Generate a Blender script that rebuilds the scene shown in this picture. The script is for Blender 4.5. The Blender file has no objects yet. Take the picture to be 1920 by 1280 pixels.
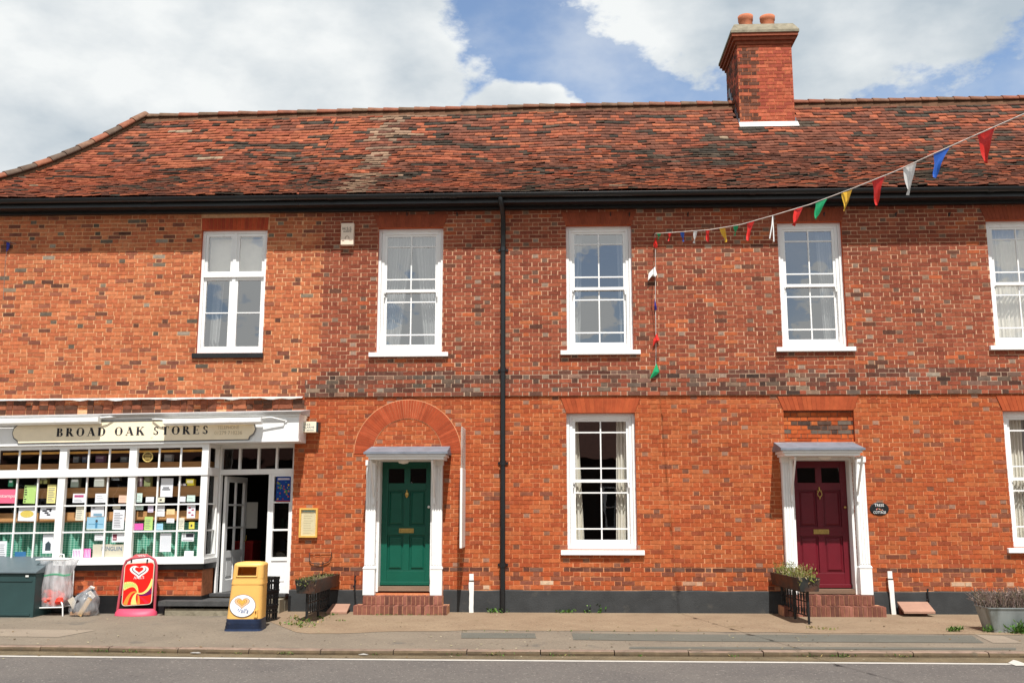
import bpy, math, random
from math import sin, cos, pi, sqrt, atan2, asin, radians, tan
from mathutils import Vector, Matrix, noise
rng = random.Random(7)
SC = bpy.context.scene
COL = SC.collection

# ------------------------------------------------------------------ camera, sky, sun, exposure
F_PX, PITCH, YAW, D, H = 1866.5, 0.16719, -0.04387, 16.72, 1.65
cyw, syw, cpt, spt = cos(YAW), sin(YAW), cos(PITCH), sin(PITCH)
FW = Vector((syw*cpt, cyw*cpt, spt)); RT = Vector((cyw, -syw, 0)); UP = RT.cross(FW)
cam = bpy.data.objects.new('camera', bpy.data.cameras.new('camera')); COL.objects.link(cam)
cam.location = (0, -D, H)
m3 = Matrix((RT, UP, -FW)).transposed()
cam.rotation_euler = m3.to_euler()
cam.data.sensor_width = 36; cam.data.lens = 36*F_PX/1920; cam.data.clip_end = 2000
SC.camera = cam
SC.render.resolution_x, SC.render.resolution_y = 1024, 682

def ray(px, py): return FW*F_PX + RT*(px-960) - UP*(py-640)
def at(px, py, Y=0.0):                      # point of the facade plane at depth Y seen at a photo pixel
    r = ray(px, py); t = (D+Y)/r.y
    return Vector((r.x*t, Y, H+r.z*t))
def gnd(px, py, z=0.0):                     # point of the ground at height z
    r = ray(px, py); t = (z-H)/r.z
    return Vector((r.x*t, -D+r.y*t, z))
def depth_pt(px, py, d):
    r = ray(px, py); return Vector((0, -D, H)) + r*(d/F_PX)

SUN_EL, SUN_AZ = radians(60.5), radians(9)
sd = Vector((sin(SUN_AZ)*cos(SUN_EL), -cos(SUN_AZ)*cos(SUN_EL), sin(SUN_EL)))
sun = bpy.data.objects.new('sun', bpy.data.lights.new('sun', 'SUN')); COL.objects.link(sun)
sun.data.energy = 5.0; sun.data.angle = radians(0.5); sun.data.color = (1, .97, .925)
sun.rotation_euler = (-sd).to_track_quat('-Z', 'Y').to_euler()
sun.location = sd*60
vs = SC.view_settings
vs.view_transform = 'Standard'; vs.look = 'None'; vs.gamma = 1; vs.exposure = 0.33

W = bpy.data.worlds.new('World'); SC.world = W; W.use_nodes = True
nt = W.node_tree; nt.nodes.clear()
def N(t, **k):
    n = nt.nodes.new(t)
    for a, b in k.items(): setattr(n, a, b)
    return n
def S(x, sock):
    if isinstance(x, (int, float)): sock.default_value = x
    else: nt.links.new(x, sock)
def mt(op, a, b=0.0, c=None):
    n = N('ShaderNodeMath', operation=op); S(a, n.inputs[0]); S(b, n.inputs[1])
    if c is not None: S(c, n.inputs[2])
    return n.outputs[0]
def smooth(x, a, b):
    n = N('ShaderNodeMapRange', interpolation_type='SMOOTHSTEP'); S(x, n.inputs[0])
    n.inputs[1].default_value = a; n.inputs[2].default_value = b; return n.outputs[0]
tc = N('ShaderNodeTexCoord'); sp = N('ShaderNodeSeparateXYZ'); nt.links.new(tc.outputs['Generated'], sp.inputs[0])
az = mt('ARCTAN2', sp.outputs[0], sp.outputs[1]); el = mt('ARCSINE', sp.outputs[2])
def wnoise(scale, detail, rough, stretch=(1, 1, 1.8), off=0.0):
    mp = N('ShaderNodeMapping'); nt.links.new(tc.outputs['Generated'], mp.inputs[0]); mp.inputs['Scale'].default_value = stretch
    mp.inputs['Location'].default_value = (off, off*.7, off*1.3)
    n = N('ShaderNodeTexNoise'); nt.links.new(mp.outputs[0], n.inputs['Vector'])
    n.inputs['Scale'].default_value = scale; n.inputs['Detail'].default_value = detail; n.inputs['Roughness'].default_value = rough
    return n.outputs[0]
n1 = wnoise(7, 9, .58, off=.3); n2 = wnoise(2.3, 5, .5, off=4.1); n3 = wnoise(5, 6, .55, off=9.7); n4 = wnoise(22, 5, .6, off=2.2)
def blob(px, py, a, b, rot=0):
    r = ray(px, py).normalized(); u0, v0 = atan2(r.x, r.y), asin(r.z)
    du = mt('SUBTRACT', az, u0); dv = mt('SUBTRACT', el, v0)
    c, s = cos(rot), sin(rot)
    u = mt('ADD', mt('MULTIPLY', du, c), mt('MULTIPLY', dv, s)); v = mt('SUBTRACT', mt('MULTIPLY', dv, c), mt('MULTIPLY', du, s))
    u = mt('DIVIDE', u, a/F_PX); v = mt('DIVIDE', v, b/F_PX)
    return mt('SUBTRACT', 1.0, mt('SQRT', mt('ADD', mt('MULTIPLY', u, u), mt('MULTIPLY', v, v))))
bl = [blob(330, 40, 560, 330), blob(760, 150, 120, 130), blob(560, -60, 330, 160), blob(60, 230, 620, 200),
      blob(975, 225, 130, 70)]
F0 = bl[0]
for b in bl[1:]: F0 = mt('MAXIMUM', F0, b)
def half(p, q, w):                      # signed distance right of / above the line p-q, in units of w photo pixels
    a, b = (ray(*k).normalized() for k in (p, q)); u0, v0, u1, v1 = atan2(a.x, a.y), asin(a.z), atan2(b.x, b.y), asin(b.z)
    nx, ny = -(v1-v0), (u1-u0); l = sqrt(nx*nx+ny*ny)*w/F_PX
    return mt('ADD', mt('MULTIPLY', mt('SUBTRACT', az, u0), nx/l), mt('MULTIPLY', mt('SUBTRACT', el, v0), ny/l))
wedge = mt('MINIMUM', half((1050, -5), (1390, 200), 300), half((1500, 235), (1960, 70), 280))
F0 = mt('MAXIMUM', F0, wedge)
gen = mt('MULTIPLY', mt('SUBTRACT', n2, .47), 3.2)
side = smooth(mt('ABSOLUTE', az), .62, .95)
F1 = mt('ADD', mt('MULTIPLY', F0, mt('SUBTRACT', 1.0, side)), mt('MULTIPLY', gen, side))
F1 = mt('ADD', F1, mt('MULTIPLY', mt('SUBTRACT', n1, .5), 1.45))
F1 = mt('ADD', F1, mt('MULTIPLY', mt('SUBTRACT', n4, .5), .6))
F1 = mt('ADD', F1, mt('MULTIPLY', mt('MULTIPLY', mt('SUBTRACT', wnoise(15, 4, .5, off=6.6), .5), smooth(sp.outputs[1], .1, -.3)), 5.0))
F1 = mt('ADD', F1, mt('MULTIPLY', smooth(sp.outputs[1], .1, -.3), .35))
mask = smooth(F1, -.06, .17)
veil = mt('MULTIPLY', smooth(n3, .42, .75), .5)
mask = mt('MAXIMUM', mask, veil)
sky = N('ShaderNodeTexSky', sky_type='NISHITA'); sky.sun_disc = False
sky.sun_elevation = SUN_EL; sky.sun_rotation = pi-SUN_AZ; sky.air_density = 1.0; sky.dust_density = 1.2; sky.ozone_density = 1.0
cr = N('ShaderNodeValToRGB'); S(mt('ADD', mt('MULTIPLY', mt('SUBTRACT', n3, .5), 1.1), mt('SUBTRACT', mt('SUBTRACT', .52, mt('MULTIPLY', smooth(az, .0, .2), .2)), mt('MULTIPLY', F0, .16))), cr.inputs[0])
cr.color_ramp.elements[0].position = .24; cr.color_ramp.elements[0].color = (4.0, 4.6, 5.1, 1)
cr.color_ramp.elements[1].position = .56; cr.color_ramp.elements[1].color = (7.3, 7.5, 7.5, 1)
back = smooth(sp.outputs[1], .1, -.5)
vm = N('ShaderNodeVectorMath', operation='SCALE'); nt.links.new(cr.outputs[0], vm.inputs[0]); S(mt('ADD', mt('SUBTRACT', 1.0, mt('MULTIPLY', side, .42)), mt('MULTIPLY', mt('MULTIPLY', back, smooth(sp.outputs[2], .6, .4)), .5)), vm.inputs['Scale'])
hz = N('ShaderNodeVectorMath', operation='SCALE'); nt.links.new(sky.outputs[0], hz.inputs[0]); S(mt('SUBTRACT', 1.5, mt('MULTIPLY', side, .5)), hz.inputs['Scale'])
mx = N('ShaderNodeMix', data_type='RGBA'); S(mask, mx.inputs[0]); nt.links.new(hz.outputs[0], mx.inputs[6]); nt.links.new(vm.outputs[0], mx.inputs[7])
bg = N('ShaderNodeBackground'); bg.inputs[1].default_value = .1; nt.links.new(mx.outputs[2], bg.inputs[0])
wo = N('ShaderNodeOutputWorld'); nt.links.new(bg.outputs[0], wo.inputs[0])

# ------------------------------------------------------------------ materials
def lin(c):
    c /= 255.0
    return c/12.92 if c <= .04045 else ((c+.055)/1.055)**2.4
def P(r, g, b, k=.80): return (lin(r)*k, lin(g)*k, lin(b)*k)
def mat(name, col=None, rough=.6, ns=6, na=.25, bump=0, bs=60, metal=0, spec=.4, stain=None, coord='Object', stretch=None):
    """col None: take the 'Col' attribute.  na: noise amount on value; stain: (colour, scale, threshold)"""
    m = bpy.data.materials.new(name); m.use_nodes = True; t = m.node_tree; nd = t.nodes; L = t.links
    pb = nd['Principled BSDF']; pb.inputs['Roughness'].default_value = rough; pb.inputs['Metallic'].default_value = metal
    pb.inputs['Specular IOR Level'].default_value = spec
    c = nd.new('ShaderNodeTexCoord').outputs[coord]
    if stretch:
        mp = nd.new('ShaderNodeMapping'); L.new(c, mp.inputs[0]); mp.inputs['Scale'].default_value = stretch; c = mp.outputs[0]
    if col is None:
        a = nd.new('ShaderNodeAttribute'); a.attribute_name = 'Col'; src = a.outputs['Color']
    else:
        a = nd.new('ShaderNodeRGB'); a.outputs[0].default_value = (*col, 1); src = a.outputs[0]
    def nz(s, d=6, r=.6):
        n = nd.new('ShaderNodeTexNoise'); n.inputs['Scale'].default_value = s; n.inputs['Detail'].default_value = d
        n.inputs['Roughness'].default_value = r; L.new(c, n.inputs['Vector']); return n.outputs[0]
    if na:
        mr = nd.new('ShaderNodeMapRange'); L.new(nz(ns), mr.inputs[0]); mr.inputs[1].default_value = .3; mr.inputs[2].default_value = .7
        mr.inputs[3].default_value = 1-na; mr.inputs[4].default_value = 1+na
        v = nd.new('ShaderNodeVectorMath'); v.operation = 'SCALE'; L.new(src, v.inputs[0]); L.new(mr.outputs[0], v.inputs['Scale']); src = v.outputs[0]
    if stain:
        sc_, s_, th = stain
        mr = nd.new('ShaderNodeMapRange'); L.new(nz(s_, 8, .65), mr.inputs[0]); mr.inputs[1].default_value = th; mr.inputs[2].default_value = th+.15
        mx = nd.new('ShaderNodeMix'); mx.data_type = 'RGBA'; L.new(mr.outputs[0], mx.inputs[0]); L.new(src, mx.inputs[6]); mx.inputs[7].default_value = (*sc_, 1); src = mx.outputs[2]
    L.new(src, pb.inputs['Base Color'])
    if bump:
        b = nd.new('ShaderNodeBump'); b.inputs['Strength'].default_value = bump; b.inputs['Distance'].default_value = .01
        L.new(nz(bs), b.inputs['Height']); L.new(b.outputs[0], pb.inputs['Normal'])
    return m
def glass(name, refl=.16, tint=(1, 1, 1), wav=.25):
    m = bpy.data.materials.new(name); m.use_nodes = True; t = m.node_tree; nd = t.nodes; L = t.links; nd.clear()
    o = nd.new('ShaderNodeOutputMaterial'); mx = nd.new('ShaderNodeMixShader'); tr = nd.new('ShaderNodeBsdfTransparent'); gl = nd.new('ShaderNodeBsdfGlossy')
    tr.inputs[0].default_value = (*tint, 1); gl.inputs['Roughness'].default_value = .01; gl.inputs[0].default_value = (1, 1, 1, 1)
    n = nd.new('ShaderNodeTexNoise'); n.inputs['Scale'].default_value = 3.5; n.inputs['Detail'].default_value = 1
    tcn = nd.new('ShaderNodeTexCoord'); L.new(tcn.outputs['Object'], n.inputs['Vector'])
    b = nd.new('ShaderNodeBump'); b.inputs['Strength'].default_value = wav; b.inputs['Distance'].default_value = .01
    L.new(n.outputs[0], b.inputs['Height']); L.new(b.outputs[0], gl.inputs['Normal'])
    mx.inputs[0].default_value = refl
    L.new(tr.outputs[0], mx.inputs[1]); L.new(gl.outputs[0], mx.inputs[2]); L.new(mx.outputs[0], o.inputs[0])
    return m
M = dict(
    brick=mat('brick', None, .9, 14, .22, .5, 90, spec=.15),
    mortar=mat('mortar', None, .95, 20, .18, .4, 80, spec=.1),
    tile=mat('roof_tile', None, .85, 9, .3, .5, 60, spec=.2),
    attr=mat('painted', None, .6, 5, .1, spec=.3),
    attr_m=mat('matt_colour', None, .9, 18, .25, .4, 50, spec=.15),
    white=mat('white_paint', (.84, .84, .82), .45, 3, .04, .08, 30, stain=((.7, .685, .65), 5, .62)),
    white_old=mat('aged_white_paint', (.8, .79, .75), .5, 4, .06, .15, 30, stain=((.5, .47, .4), 5, .66)),
    black=mat('black_paint', (.012, .012, .013), .4, 5, .3, .1, 40, stain=((.04, .038, .035), 6, .62)),
    gutter=mat('black_plastic', (.01, .011, .012), .38, 2, .2, spec=.5),
    plinth=mat('black_plinth_paint', (.034, .036, .037), .75, 3, .25, .4, 50, stain=((.07, .066, .058), 5, .6)),
    lead=mat('lead', (.2, .22, .26), .55, 6, .2, .1, 30, metal=.2, stain=((.42, .44, .46), 5, .6)),
    green=mat('green_door_paint', (.004, .088, .055), .35, 3, .08, .05, 30),
    red=mat('maroon_door_paint', (.13, .008, .016), .38, 3, .12, .05, 30),
    brass=mat('brass', (.55, .38, .12), .35, 20, .2, metal=.9),
    stone=mat('stone', (.24, .21, .15), .9, 7, .25, .6, 40, stain=((.14, .12, .08), 4, .55)),
    dstone=mat('dark_step_stone', (.06, .06, .06), .8, 6, .25, .4, 40, stain=((.16, .14, .12), 4, .6)),
    wood=mat('weathered_wood', (.2, .13, .085), .8, 5, .3, .3, 40, stretch=(.2, 1, 1)),
    shelf=mat('shelf_wood', (.5, .26, .1), .6, 4, .2, stretch=(.25, 1, 3)),
    soil=mat('soil', (.07, .05, .03), .95, 20, .4, .8, 50),
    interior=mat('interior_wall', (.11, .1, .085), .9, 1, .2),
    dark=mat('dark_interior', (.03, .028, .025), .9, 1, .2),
    curtain=mat('curtain_cloth', (.72, .69, .6), .9, 8, .06, spec=.1),
    net=mat('net_curtain', (.3, .31, .3), .9, 12, .08, spec=.1),
    pot=mat('terracotta', (.5, .17, .085), .85, 6, .2, .3, 40, stain=((.3, .12, .07), 5, .6)),
    rubbed=mat('rubbed_brick', None, .85, 8, .15, .2, 60, spec=.2),
    iron=mat('black_iron', (.012, .013, .014), .45, 10, .4, .2, 60),
    rust=mat('rusty_iron', (.07, .035, .025), .8, 10, .4, .3, 60),
    g_up=glass('upstairs_glass', .27, wav=.08), g_low=glass('ground_floor_glass', .13, wav=.1), g_shop=glass('shop_glass', .06), g_dark=glass('door_glass', .16),
    paper=mat('paper', None, .8, 12, .03, spec=.2),
    ink=mat('ink', (.02, .02, .025), .7, 5, .0),
    leaf=mat('leaves', None, .7, 30, .25, spec=.2),
)

# ------------------------------------------------------------------ mesh builder
def base_of(o):
    v = Vector((0, 0, 0))
    while o is not None: v += o.location; o = o.parent
    return v
class MB:
    def __init__(s): s.v = []; s.f = []; s.c = []; s.sm = []
    def poly(s, pts, col=(1, 1, 1), sm=False):
        n = len(s.v); s.v += [tuple(p) for p in pts]; s.f.append(tuple(range(n, n+len(pts)))); s.c.append(col); s.sm.append(sm); return s
    def box(s, x0, x1, y0, y1, z0, z1, col=(1, 1, 1), skip=''):
        if x1 < x0: x0, x1 = x1, x0
        if y1 < y0: y0, y1 = y1, y0
        if z1 < z0: z0, z1 = z1, z0
        return s.hexa([(x0, y0, z0), (x1, y0, z0), (x1, y0, z1), (x0, y0, z1), (x0, y1, z0), (x1, y1, z0), (x1, y1, z1), (x0, y1, z1)], col)
    def hexa(s, p, col=(1, 1, 1)):          # p: front ring 0-3 (y0), back ring 4-7
        n = len(s.v); s.v += [tuple(q) for q in p]
        for f in ((0, 1, 2, 3), (5, 4, 7, 6), (1, 5, 6, 2), (4, 0, 3, 7), (3, 2, 6, 7), (4, 5, 1, 0)):
            s.f.append(tuple(n+i for i in f)); s.c.append(col); s.sm.append(False)
        return s
    def prism(s, pts, y0, y1, col=(1, 1, 1), sm=False):     # pts: (x,z) outline, counter-clockwise seen from the front
        n = len(s.v); k = len(pts)
        s.v += [(x, y0, z) for x, z in pts] + [(x, y1, z) for x, z in pts]
        s.f.append(tuple(n+i for i in range(k))); s.f.append(tuple(n+k+i for i in reversed(range(k))))
        s.c += [col, col]; s.sm += [False, False]
        for i in range(k):
            j = (i+1) % k; s.f.append((n+j, n+i, n+k+i, n+k+j)); s.c.append(col); s.sm.append(sm)
        return s
    def tube(s, pts, r, n=8, col=(1, 1, 1), cap=True):
        pts = [Vector(p) for p in pts]; rs = r if isinstance(r, (list, tuple)) else [r]*len(pts)
        b = len(s.v); ref = None
        for i, p in enumerate(pts):
            d = (pts[min(i+1, len(pts)-1)]-pts[max(i-1, 0)]).normalized()
            if ref is None: ref = Vector((0, 0, 1)) if abs(d.z) < .9 else Vector((1, 0, 0))
            u = d.cross(ref).normalized(); w = u.cross(d); ref = w
            for k in range(n):
                a = 2*pi*k/n; s.v.append(tuple(p+(u*cos(a)+w*sin(a))*rs[i]))
        for i in range(len(pts)-1):
            for k in range(n):
                k2 = (k+1) % n; s.f.append((b+i*n+k, b+i*n+k2, b+(i+1)*n+k2, b+(i+1)*n+k)); s.c.append(col); s.sm.append(True)
        if cap:
            e = s.v[b+(len(pts)-1)*n:b+len(pts)*n]; a_ = s.v[b:b+n]; s.poly(list(reversed(a_)), col); s.poly(e, col)
        return s
    def loft(s, rings, col=(1, 1, 1), sm=True, cap=True, closed=True):
        b = len(s.v); n = len(rings[0])
        for r in rings: s.v += [tuple(p) for p in r]
        for i in range(len(rings)-1):
            for k in range(n if closed else n-1):
                k2 = (k+1) % n; s.f.append((b+i*n+k, b+i*n+k2, b+(i+1)*n+k2, b+(i+1)*n+k)); s.c.append(col); s.sm.append(sm)
        if cap: s.poly(list(reversed(rings[0])), col); s.poly(rings[-1], col)
        return s
    def build(s, name, m, parent=None, origin=None, bevel=0):
        o0 = base_of(parent)
        if parent is None:
            if origin is None:
                xs = [v[0] for v in s.v]; ys = [v[1] for v in s.v]; zs = [v[2] for v in s.v]
                origin = Vector(((min(xs)+max(xs))/2, (min(ys)+max(ys))/2, min(zs)))
            o0 = Vector(origin)
        me = bpy.data.meshes.new(name); me.from_pydata([(v[0]-o0.x, v[1]-o0.y, v[2]-o0.z) for v in s.v], [], s.f)
        at_ = me.color_attributes.new('Col', 'FLOAT_COLOR', 'CORNER')
        buf = []
        for f, c in zip(s.f, s.c): buf += [c[0], c[1], c[2], 1.0]*len(f)
        at_.data.foreach_set('color', buf)
        me.polygons.foreach_set('use_smooth', s.sm)
        for mm in (m if isinstance(m, list) else [m]): me.materials.append(mm)
        me.update()
        o = bpy.data.objects.new(name, me); COL.objects.link(o)
        if parent is not None: o.parent = parent
        else: o.location = o0
        if bevel:
            b = o.modifiers.new('Bevel', 'BEVEL'); b.width = bevel; b.segments = 2; b.limit_method = 'ANGLE'
        return o
def tag(o, label, cat=None, group=None, kind=None):
    if label: o['label'] = label
    if cat: o['category'] = cat
    if group: o['group'] = group
    if kind: o['kind'] = kind
    return o
def empty(name, loc, label, cat, group=None):
    o = bpy.data.objects.new(name, None); COL.objects.link(o); o.location = loc; o.empty_display_size = .2
    return tag(o, label, cat, group)
def jit(c, a=.1, r=rng):
    k = 1+r.uniform(-a, a); return (c[0]*k, c[1]*k, c[2]*k)
def mixc(a, b, t): return tuple(a[i]*(1-t)+b[i]*t for i in range(3))
def nz(x, y, z=0.0): return noise.noise(Vector((x, y, z)))
def text(s, cx, cz, Y, h, name, m, parent, width=None, shear=0, align='CENTER', ext=.0015, rot=0):
    cu = bpy.data.curves.new('t', 'FONT'); cu.body = s; cu.size = h/.7; cu.align_x = align; cu.extrude = ext; cu.shear = shear
    cu.resolution_u = 3
    ob = bpy.data.objects.new('t', cu); COL.objects.link(ob); bpy.context.view_layer.update()
    me = bpy.data.meshes.new_from_object(ob.evaluated_get(bpy.context.evaluated_depsgraph_get()))
    bpy.data.objects.remove(ob); bpy.data.curves.remove(cu)
    xs = [v.co.x for v in me.vertices]; w = max(xs)-min(xs); k = (width/w) if width else 1
    o0 = base_of(parent); cr_, sr_ = cos(rot), sin(rot)
    for v in me.vertices:
        x, y, z = v.co; x *= k; x, y = x*cr_-y*sr_, x*sr_+y*cr_
        v.co = (cx+x-o0.x, Y-z-o0.y, cz+y-o0.z)
    me.name = name; me.materials.clear(); me.materials.append(m)
    o = bpy.data.objects.new(name, me); COL.objects.link(o); o.parent = parent; return o

# ------------------------------------------------------------------ main X / Z lines of the terrace
XS = at(550, 900).x; XC = at(572, 740).x                    # party line of shop and terrace
XL = at(-95, 640).x; XR = 15.0
CH = .0722
ZB0, ZB1 = round(at(1200, 738).z/CH)*CH, round(at(1200, 704).z/CH)*CH         # string course
ZSH = at(300, 772).z                   # top of shopfront
YE, YR = -.42, 2.5
ZE0, ZE1 = at(0, 372, YE).z, at(1920, 348, YE).z
XE0, XE1 = at(0, 369, YE).x, at(1920, 345, YE).x
def ze(x): return ZE0+(ZE1-ZE0)*(x-XE0)/(XE1-XE0)
rp = [at(*p, YR) for p in ((275, 224), (720, 213), (1100, 204), (1375, 200), (1500, 198), (1920, 190))]
def zr(x):
    if x <= rp[0].x: return rp[0].z
    for a, b in zip(rp, rp[1:]):
        if x <= b.x: return a.z+(b.z-a.z)*(x-a.x)/(b.x-a.x)
    return rp[-1].z
def roof_z(x, y, wob=True):
    s = (y-YE)/(YR-YE); z = ze(x)+(zr(x)-ze(x))*(s-.10*sin(pi*s))
    if wob: z += .035*nz(x*.55, y*.8, 3)+.016*nz(x*1.7, y*1.9, 8)
    return z
ZTOP = min(ZE0, ZE1)-.05
XH = rp[0].x; HRUN = 2.6
def hip_x(y): return XH-HRUN*(1-(y-YE)/(YR-YE))

shop = empty('shop_building', (XL+2, 0, 0), 'two storey orange brick village shop with white shopfront and hipped tile roof', 'building')
terr = empty('terraced_house', (3, 0, 0), 'long red brick terrace of cottages with sash windows, a green door and a maroon door', 'building')

# ------------------------------------------------------------------ brick walls
CH = .0722
OR = [P(218, 124, 72), P(212, 116, 67), P(206, 110, 65), P(222, 131, 80), P(198, 104, 62)]
ORL = [P(204, 103, 54), P(198, 97, 50), P(192, 92, 49), P(186, 88, 48), P(206, 112, 62)]
RD = [P(168, 86, 57), P(160, 79, 53), P(174, 90, 60), P(179, 95, 62), P(151, 75, 52)]
PUR = [P(160, 94, 68), P(144, 84, 64), P(170, 98, 70)]
DK = [P(120, 74, 56), P(108, 68, 54), P(128, 82, 64)]
GR = [P(150, 130, 108), P(124, 108, 92), P(172, 154, 134), P(108, 94, 80)]
SOOT = [P(84, 66, 58), P(70, 58, 52), P(104, 80, 68), P(118, 104, 92)]
SPAL = P(226, 196, 164)
def desat(c, t):
    l = .35*c[0]+.5*c[1]+.15*c[2]; return tuple(v*(1-t)+l*t for v in c)
def edge_x(z): return at(592, 600).x + .13*nz(z*5, 1.7)+.06*nz(z*14, 9)
def style(x, z, head):
    k = 1+.13*nz(x*.45, z*.9, 40)+.06*nz(x*1.7, z*2.3, 44)+.10*min(0, nz(x*2.6, z*.35, 50)); c = desat(style_(x, z, head), .09 if z > ZB0 else .05); k *= .93 if z > ZB0 else .88; return (c[0]*k, c[1]*k, c[2]*k)
def style_(x, z, head):
    r = rng.random(); n = nz(x*.9, z*1.1, 5)
    if x < edge_x(z) and z > ZB1-.1 or x < XS:          # shop: orange with scattered purple and grey
        if r < (.09 if head else .05): return jit(rng.choice(DK if rng.random() < .5 else GR), .15)
        if r < .16: return jit(rng.choice(PUR), .12)
        return jit(rng.choice(OR), .1)
    if ZB1 < z < ZB1+CH*1.2 and r < .45+1.0*nz(x*.5, 12): return jit(mixc(rng.choice(SOOT), RD[1], .3), .15)
    if z > ZB1:                                          # upper terrace: red, grey headers
        if head and r < .17: return jit(mixc(rng.choice(GR), RD[0], .25), .12)
        if r < .025: return jit(rng.choice(DK), .15)
        if r < .06+n*.3 or z < at(0, 668).z and r < .35: return jit(rng.choice(ORL), .12)
        return jit(rng.choice(RD), .1)
    if z > ZB0:
        soot = .30+.9*nz(x*.45, 2.2)+(.75 if abs(z-(ZB0+.42*(ZB1-ZB0)+.0)) < .0 else 0)
        if z > ZB1-1.1*CH: soot += .5
        if r < soot: return jit(mixc(rng.choice(SOOT if rng.random() < .8 else GR), RD[1], rng.random()*.5), .15)
        return jit(rng.choice(RD), .15)
    zl = at(1100, 1066).z
    if abs(z-zl) < CH*.55:
        if r < .78+.6*nz(x*.7, 7): return jit(mixc(rng.choice(SOOT), RD[4], .35), .15)
    if z < zl and r < .3: return jit(rng.choice(PUR), .15)
    if z < at(0, 1085).z and nz(x*1.6, z*4, 11) > .22: return jit(mixc(SPAL, ORL[3], rng.random()*.7), .1)
    if head and r < .17: return jit(mixc(rng.choice(GR), ORL[3], .4), .12)
    if r < .02: return jit(rng.choice(PUR), .1)
    if r < .10+n*.35: return jit(mixc(rng.choice(RD), ORL[1], .3), .1)
    return jit(rng.choice(ORL), .075)
def mortar_col(x, z):
    n = .5+nz(x*1.3, z*1.3, 21)
    if x < edge_x(z) and z > ZB1-.1 or x < XS: return mixc(P(244, 190, 144), P(234, 174, 128), n)
    if z > ZB1: return mixc(P(228, 182, 148), P(214, 164, 130), n)
    if z > ZB0: return mixc(P(214, 184, 158), P(186, 152, 126), n)
    return mixc(P(226, 160, 116), P(214, 134, 90), n)
def cut(iv, a, b):
    out = []
    for s, e in iv:
        if e <= a or s >= b: out.append((s, e)); continue
        if s < a: out.append((s, a))
        if e > b: out.append((b, e))
    return [(s, e) for s, e in out if e-s > .012]
def brick_rows(mb, x0, x1, z0, z1, Y, holes, sty=style, flat=False, shop_bond=False):
    i = int(math.floor(z0/CH)); j = .0125
    while i*CH < z1:
        za, zb = max(i*CH, z0), min((i+1)*CH, z1)
        if zb-za > .03:
            zm = (za+zb)/2; PER = .330; ph = (i % 2)*PER/2+.02*nz(i*.13, 4)
            if shop_bond: ph += .10*nz(i*.7, 9)
            head = True; k = math.floor((x0-ph)/PER)*2
            while (k-1)*PER/2+ph < x1:
                head = k % 2 == 0; xc = ph+k*PER/2+rng.uniform(-.003, .003); L = (.096 if head else .209)+rng.uniform(-.005, .005); k += 1
                x = xc-L/2
                if x > x1: break
                iv = cut([(max(x, x0), min(x+L, x1))], -99, -98) if x+L > x0 else []
                for hx0, hx1, hz0, hz1 in holes:
                    if hz0-CH*.4 < zm < hz1+CH*.4 and zb > hz0+.012 and za < hz1-.012: iv = cut(iv, hx0, hx1)
                for s, e in iv:
                    if e-s < .02: continue
                    zw = .006*nz((s+e)*.7, i*.21, 2)*1.5
                    c = sty((s+e)/2, zm, head); pr = .004+rng.random()*.004
                    q = lambda: rng.uniform(-.0025, .0025)
                    a, b, cc, d = s+q(), e+q(), za+j*.5+zw+q(), zb-j*.5+zw+q()
                    n = len(mb.v)
                    mb.v += [(a, Y-pr, cc), (b, Y-pr, cc+q()), (b+q(), Y-pr, d), (a+q(), Y-pr, d+q()), (a, Y+.004, cc), (b, Y+.004, cc), (b, Y+.004, d), (a, Y+.004, d)]
                    for f in ((0, 1, 2, 3), (1, 5, 6, 2), (4, 0, 3, 7), (3, 2, 6, 7), (4, 5, 1, 0)):
                        mb.f.append(tuple(n+u for u in f)); mb.c.append(c); mb.sm.append(False)
        i += 1
def wall_shell(mb, x0, x1, z0, z1, Y, th, holes, col=mortar_col, rev=P(196, 92, 56)):
    xs = sorted(set([x0, x1]+[h[0] for h in holes]+[h[1] for h in holes]+[x0+.4*i for i in range(int((x1-x0)/.4)+1)])); xs = [x for x in xs if x0 <= x <= x1]
    zs = sorted(set([z0, z1]+[h[2] for h in holes]+[h[3] for h in holes]+[z0+.4*i for i in range(int((z1-z0)/.4)+1)])); zs = [z for z in zs if z0 <= z <= z1]
    for a, b in zip(xs, xs[1:]):
        for c, d in zip(zs, zs[1:]):
            xm, zm = (a+b)/2, (c+d)/2
            if b-a < 1e-5 or d-c < 1e-5 or any(h[0] < xm < h[1] and h[2] < zm < h[3] for h in holes): continue
            mb.poly([(a, Y, c), (b, Y, c), (b, Y, d), (a, Y, d)], col(xm, zm))
            mb.poly([(b, Y+th, c), (a, Y+th, c), (a, Y+th, d), (b, Y+th, d)], (.2, .18, .15))
    for a, b, c, d in holes:
        a_, b_, c_, d_ = max(a, x0), min(b, x1), max(c, z0), min(d, z1)
        for p in ([(a_, Y, c_), (a_, Y, d_), (a_, Y+th, d_), (a_, Y+th, c_)], [(b_, Y, d_), (b_, Y, c_), (b_, Y+th, c_), (b_, Y+th, d_)],
                  [(a_, Y, d_), (b_, Y, d_), (b_, Y+th, d_), (a_, Y+th, d_)], [(b_, Y, c_), (a_, Y, c_), (a_, Y+th, c_), (b_, Y+th, c_)]): mb.poly(p, rev)

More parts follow.
